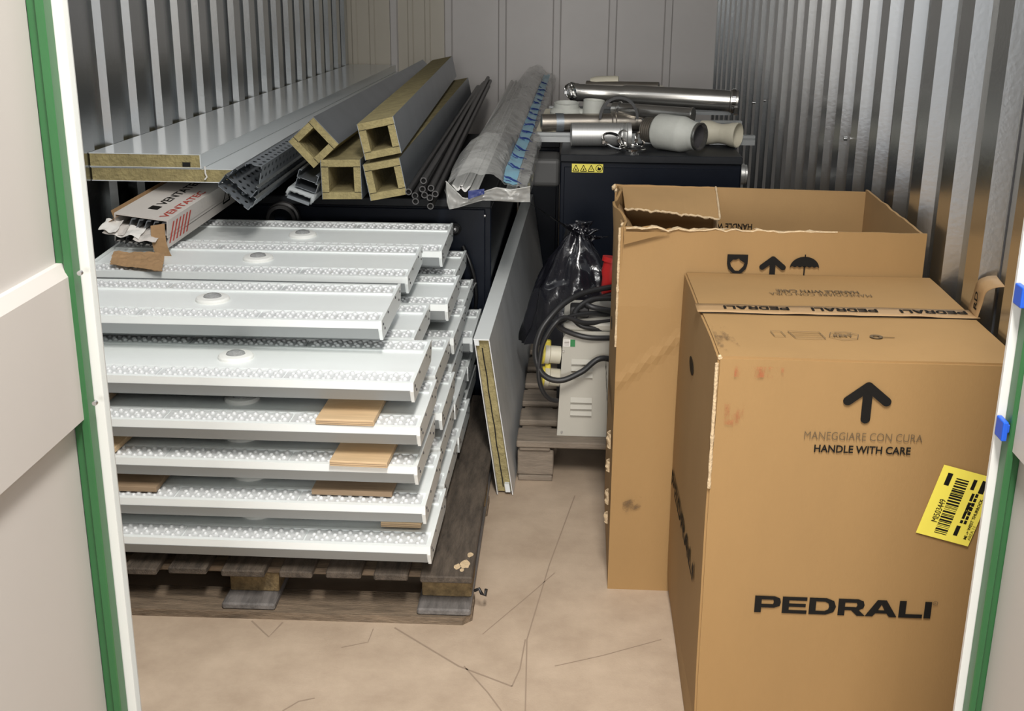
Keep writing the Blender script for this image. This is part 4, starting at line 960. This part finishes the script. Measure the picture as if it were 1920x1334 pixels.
for k, (dx_, dz_) in enumerate(((-.03, .05), (.012, .06), (.035, .035), (.06, .012), (-.01, .03))):
    grid(bm, 8, 10, lambda a, b: pk+Vector((dx_*b+(a-.5)*.05*(b+.15)+.006*nz((a*7, b*6, k)), .04+.02*nz((a*5, b*4, k+3)), -.025+dz_*b+.008*nz((a*8, b*3, k+9)))))
obj('sack_neck', bm, M['binbag'], t, .001)
bm = bm_new(); bx(bm, -.06, .13, 3.52, 3.72, .131, .31, .01); solo('dark_crate', bm, M['black'], 'black crate under the bin liner, on the rear pallet', 'crate', (.035, 3.62, .131))

# ------------------------------------------------------------------ flue parts on the right cabinet
ZC = .801
def rail(label, u0, u1, v, Y, z, h=.036, d=.03):
    x0, x1 = at(u0, v, Y).x, at(u1, v, Y).x
    t = thing('aluminium_rail', label, 'metal rail', ((x0+x1)/2, Y, z), 'aluminium rails across the right cabinet')
    bm = bm_new(); prism(bm, [(0, 0), (d, 0), (d, h), (d*.65, h), (d*.65, h-.012), (d*.35, h-.012), (d*.35, h), (0, h), (0, h*.72), (.004, h*.68), (.004, h*.6), (0, h*.56)], x0, x1, lambda p, q, s: (s, Y+p, z+q)); obj('rail_body', bm, M['alu'], t)
rail('aluminium rail under the front pipes, reaching past both cabinet sides', 1000, 1416, 260, 4.60, ZC)
rail('aluminium rail in the middle, its right end below the big pipe', 1110, 1391, 235, 4.82, ZC+.03, .034)
rail('aluminium rail at the back, its left end behind the white bends', 1030, 1372, 185, 5.10, ZC+.055, .026)
def pipe(name, label, cat, a, ax, prof, m, extra=None, bore=None, n=28, group=None):
    t = thing(name, label, cat, tuple(a), group)
    bm = bm_new(); lathe(bm, prof, a, ax, n); obj('pipe_body' if cat != 'plastic pipe' else 'pipe_shell', bm, m, t)
    if bore: 
        bm = bm_new(); lathe(bm, bore, a, ax, n, False); obj('pipe_bore', bm, M['hole'], t)
    return t
fg = 'flue pipes heaped on the right cabinet'
# front silver pipe
a = Vector((at(1071, 254, 4.50).x, 4.50, ZC+.044)); b = Vector((at(1182, 250, 4.52).x, 4.52, ZC+.044)); L = (b-a).length
t = pipe('flue_pipe', 'short brushed steel pipe lying at the front left of the cabinet top', 'steel pipe', a, b-a, [(.0, .001), (.041, .001), (.043, .0), (.043, L*.80), (.041, L*.805), (.044, L*.83), (.044, L*.86), (.041, L*.88), (.041, L*.92), (.045, L*.94), (.045, L), (.040, L)], M['steelb'], group=fg)
# brown steel pipe behind it with strap
a = Vector((at(1015, 238, 4.64).x, 4.64, ZC+.068)); b = Vector((at(1200, 232, 4.70).x, 4.70, ZC+.070)); L = (b-a).length
t = pipe('flue_pipe', 'smoke-browned steel pipe with a grey strap, behind the short brushed one', 'steel pipe', a, b-a, [(0, .001), (.032, .001), (.034, 0), (.034, L*.7), (.037, L*.71), (.037, L*.74), (.034, L*.75), (.034, L), (.0, L)], M['steeld'], group=fg)
bm = bm_new(); lathe(bm, [(.0345, .055), (.037, .055), (.037, .085), (.0345, .085)], a, b-a, 24); obj('pipe_strap', bm, M['skin'], t)
# big long pipe
a = at(1074, 173, 4.95); b = at(1383, 190, 4.90); L = (b-a).length
t = pipe('flue_pipe', 'longest shiny steel pipe lying across the back of the heap', 'steel pipe', a, b-a, [(0, .002), (.036, .002), (.038, .0), (.038, .02), (.035, .025), (.036, L*.30), (.042, L*.32), (.042, L*.95), (.046, L*.955), (.046, L*.97), (.043, L*.975), (.045, L), (.0, L)], M['steel'], group=fg)
bm = bm_new(); lathe(bm, [(.043, L*.962), (.049, L*.965), (.049, L*.985), (.043, L*.988)], a, b-a, 28); box(bm, b+Vector((-.01, -.04, -.035)), (.02, .02, .03), None, .003); obj('clamp_band', bm, M['chrome'], t)
a = at(1100, 163, 5.12); b = at(1235, 166, 5.05); L = (b-a).length
pipe('flue_pipe', 'thin smoke-darkened pipe behind the longest one', 'steel pipe', a, b-a, [(0, 0), (.026, 0), (.026, L), (0, L)], M['steeld'], group=fg)
# tilted mid pipe with bellows end
a = at(1150, 205, 4.72); b = at(1300, 216, 4.58); L = (b-a).length
t = pipe('flue_pipe', 'mirror-bright steel pipe sloping behind the plastic reducer, under a rubber ring', 'steel pipe', a, b-a, [(0, .001), (.026, .001), (.028, 0), (.028, .02), (.032, .024), (.032, .03), (.027, .034), (.027, L*.97), (.029, L*.98), (.029, L), (0, L)], M['steel'], group=fg)
a = at(1290, 222, 4.75); a.z = ZC+.021; b = a+Vector((.10, -.03, 0)); L = (b-a).length
pipe('flue_pipe', 'ribbed dark pipe end poking out right behind the reducer', 'steel pipe', a, b-a, [(0, 0), (.018, 0), (.021, .006), (.018, .012), (.021, .018), (.018, .024), (.021, .03), (.018, .036), (.018, L), (0, L)], M['steeld'], group=fg)
# rubber ring arch
bm = bm_new(); cpt = at(1160, 222, 4.62)
pts = [cpt+Vector((-.066*math.cos(PI*k/14), -.02*math.sin(PI*k/14)*0, .075*math.sin(PI*k/14))) for k in range(15)]
rr = [[p+Vector((0, dy, 0))+((p-cpt).normalized()*dr_) for dy, dr_ in ((-.022, 0), (.022, 0), (.022, .010), (-.022, .010))] for p in pts]
loft(bm, rr, True, True); solo('rubber_sealing_ring', bm, M['rubber'], 'black rubber ring arching over the bright sloping pipe', 'rubber ring', tuple(cpt))
# white bends at the left
def bend(label, base, r, loc_axis, prof, m, n=28):
    t = thing('plastic_pipe_bend', label, 'plastic pipe', tuple(base), 'white plastic pipe bends on the right cabinet')
    bm = bm_new(); lathe(bm, prof, base, loc_axis, n); obj('pipe_shell', bm, m, t); return t
c = Vector((at(1062, 222, 4.78).x, 4.78, ZC+.045))
t = bend('squat white plastic pipe socket with a dark mouth turned up, at the left', c, .06, (0, -.10, 1), [(0, .0), (.060, .0), (.066, .02), (.066, .055), (.055, .066), (.050, .070), (.050, .088), (.046, .088), (.044, .06)], M['pvc'])
bm = bm_new(); lathe(bm, [(.044, .07), (.0, .07)], c, (0, -.10, 1), 24); obj('pipe_bore', bm, M['hole'], t)
bm = bm_new(); tube(bm, [c+Vector((.03, -.01, .03)), c+Vector((.09, -.02, .035)), c+Vector((.13, -.01, .05))], [.036, .032, .036], 18); obj('branch', bm, M['pvc'], t)
c = Vector((at(1110, 222, 4.72).x, 4.72, ZC+.035))
t = bend('taller white plastic pipe cup beside the squat socket', c, .045, (.06, -.02, 1), [(0, 0), (.030, .0), (.034, .03), (.041, .055), (.042, .115), (.040, .116), (.038, .07)], M['pvc'])
bm = bm_new(); lathe(bm, [(.038, .10), (0, .10)], c, (.06, -.02, 1), 24); obj('pipe_bore', bm, M['cream'], t)
# white sheet lying at the left edge
bm = bm_new(); grid(bm, 6, 4, lambda a, b: at(1003+a*40+b*20, 250-b*45, 4.62+.3*b)+Vector((0, 0, .003*nz((a*4, b*4, 0)))), False)
solo('white_offcut', bm, M['cream'], 'thin cream offcut sloping at the left end of the front rail', 'offcut', tuple(at(1020, 245, 4.65)), None, .002)
# cream pieces at the back
a = at(1106, 158, 5.13); b = at(1160, 156, 5.12); L = (b-a).length
pipe('plastic_pipe', 'cream plastic pipe piece highest at the back of the heap', 'plastic pipe', a, b-a, [(0, 0), (.026, .004), (.032, .03), (.032, L*.9), (.029, L), (0, L)], M['cream'], group='cream plastic pipe pieces')
a = at(1195, 170, 5.12); b = at(1246, 168, 5.1); L = (b-a).length
pipe('plastic_pipe', 'cream plastic shell lying flat behind the longest pipe', 'plastic pipe', a, b-a, [(0, 0), (.018, .01), (.025, L*.3), (.024, L*.7), (.012, L), (0, L)], M['cream'], group='cream plastic pipe pieces')
# big grey reducer in front
ax = Vector((.80, -.60, -.02)).normalized(); a = Vector((at(1232, 246, 4.45).x, 4.47, ZC+.066))
t = pipe('plastic_reducer', 'big grey-white plastic reducer at the front, dark steel-lined mouth to the right', 'plastic pipe', a, ax, [(.0, .0), (.050, .0), (.058, .004), (.063, .010), (.065, .014), (.065, .112), (.0635, .120), (.060, .128), (.054, .148), (.0515, .155), (.0505, .160), (.0505, .185), (.0465, .187), (.0455, .10)], M['pvc'])
bm = bm_new(); lathe(bm, [(.0462, .175), (.0505, .178), (.0505, .190), (.0455, .190), (.0450, .175)], a, ax, 28); obj('steel_ring', bm, M['steel'], t)
bm = bm_new(); lathe(bm, [(.0452, .176), (.044, .06), (.0, .06)], a, ax, 28); obj('pipe_bore', bm, mat('shaded_bore', (.085, .08, .085), .7, .2, .3, 30), t)  # shade inside the mouth put into the bore colour
# steel bellows behind it
bm = bm_new(); prof = []
for k in range(5): prof += [(.040, k*.009), (.047, k*.009+.003), (.047, k*.009+.006)]
a2 = a-ax*.05
lathe(bm, [(0, 0)]+prof+[(0, .046)], a2, ax, 28); solo('steel_bellows', bm, M['steeld'], 'ribbed steel connector pushed into the back of the grey-white reducer', 'pipe fitting', tuple(a2))
# cream reducer
ax = Vector((.84, -.52, .0)).normalized(); a = Vector((at(1318, 256, 4.55).x, 4.60, ZC+.048))
t = pipe('plastic_reducer', 'smaller cream plastic reducer at the right, open mouth showing its pale inside', 'plastic pipe', a, ax, [(0, 0), (.044, 0), (.046, .03), (.040, .055), (.036, .075), (.037, .10), (.045, .125), (.047, .150), (.044, .151), (.040, .11), (.034, .07), (0, .06)], M['cream'])
# clamps
def clamp(label, c, r, nrm, m, w_=.012):
    t = thing('pipe_clamp', label, 'pipe clamp', tuple(c), 'loose steel pipe clamps on the right cabinet')
    bm = bm_new(); lathe(bm, [(r, -w_/2), (r+.004, -w_*.3), (r+.004, w_*.3), (r, w_/2), (r-.001, 0), (r, -w_/2)], c, nrm, 32); obj('clamp_band', bm, m, t)
    n_, b_ = frame_of(Vector(nrm)); p = Vector(c)+n_*(r+.006)
    bm = bm_new(); box(bm, p, (.014, .012, .016), None, .002); tube(bm, [p-b_*.018, p+b_*.018], .003, 8); obj('clamp_bolt', bm, M['chrome'], t)
clamp('bright pipe clamp ring tilted up, foremost on the cabinet top', at(1152, 270, 4.40)+Vector((0, 0, .010)), .044, (.35, -.45, .85), M['chrome'])
clamp('pipe clamp lying flat at the front, right of the tilted one', Vector((at(1186, 280, 4.38).x, 4.38, ZC+.012)), .046, (.05, -.05, 1), M['chrome'])
clamp('pipe clamp leaning against the brushed pipe end', at(1172, 262, 4.46), .034, (.7, -.5, .35), M['steel'])
clamp('small pipe clamp standing between the brushed pipe and the reducer', at(1200, 262, 4.46), .026, (.85, -.45, .3), M['chrome'])
clamp('bright clamp hanging on the left end of the longest pipe', at(1074, 174, 4.93), .040, (.97, -.2, .1), M['chrome'], .016)
clamp('bright clamp loose at the top left, beside the longest pipe end', at(1070, 172, 4.86), .030, (.8, -.5, .4), M['chrome'], .016)
for o in bpy.data.objects:
    if '_o' in o: del o['_o']
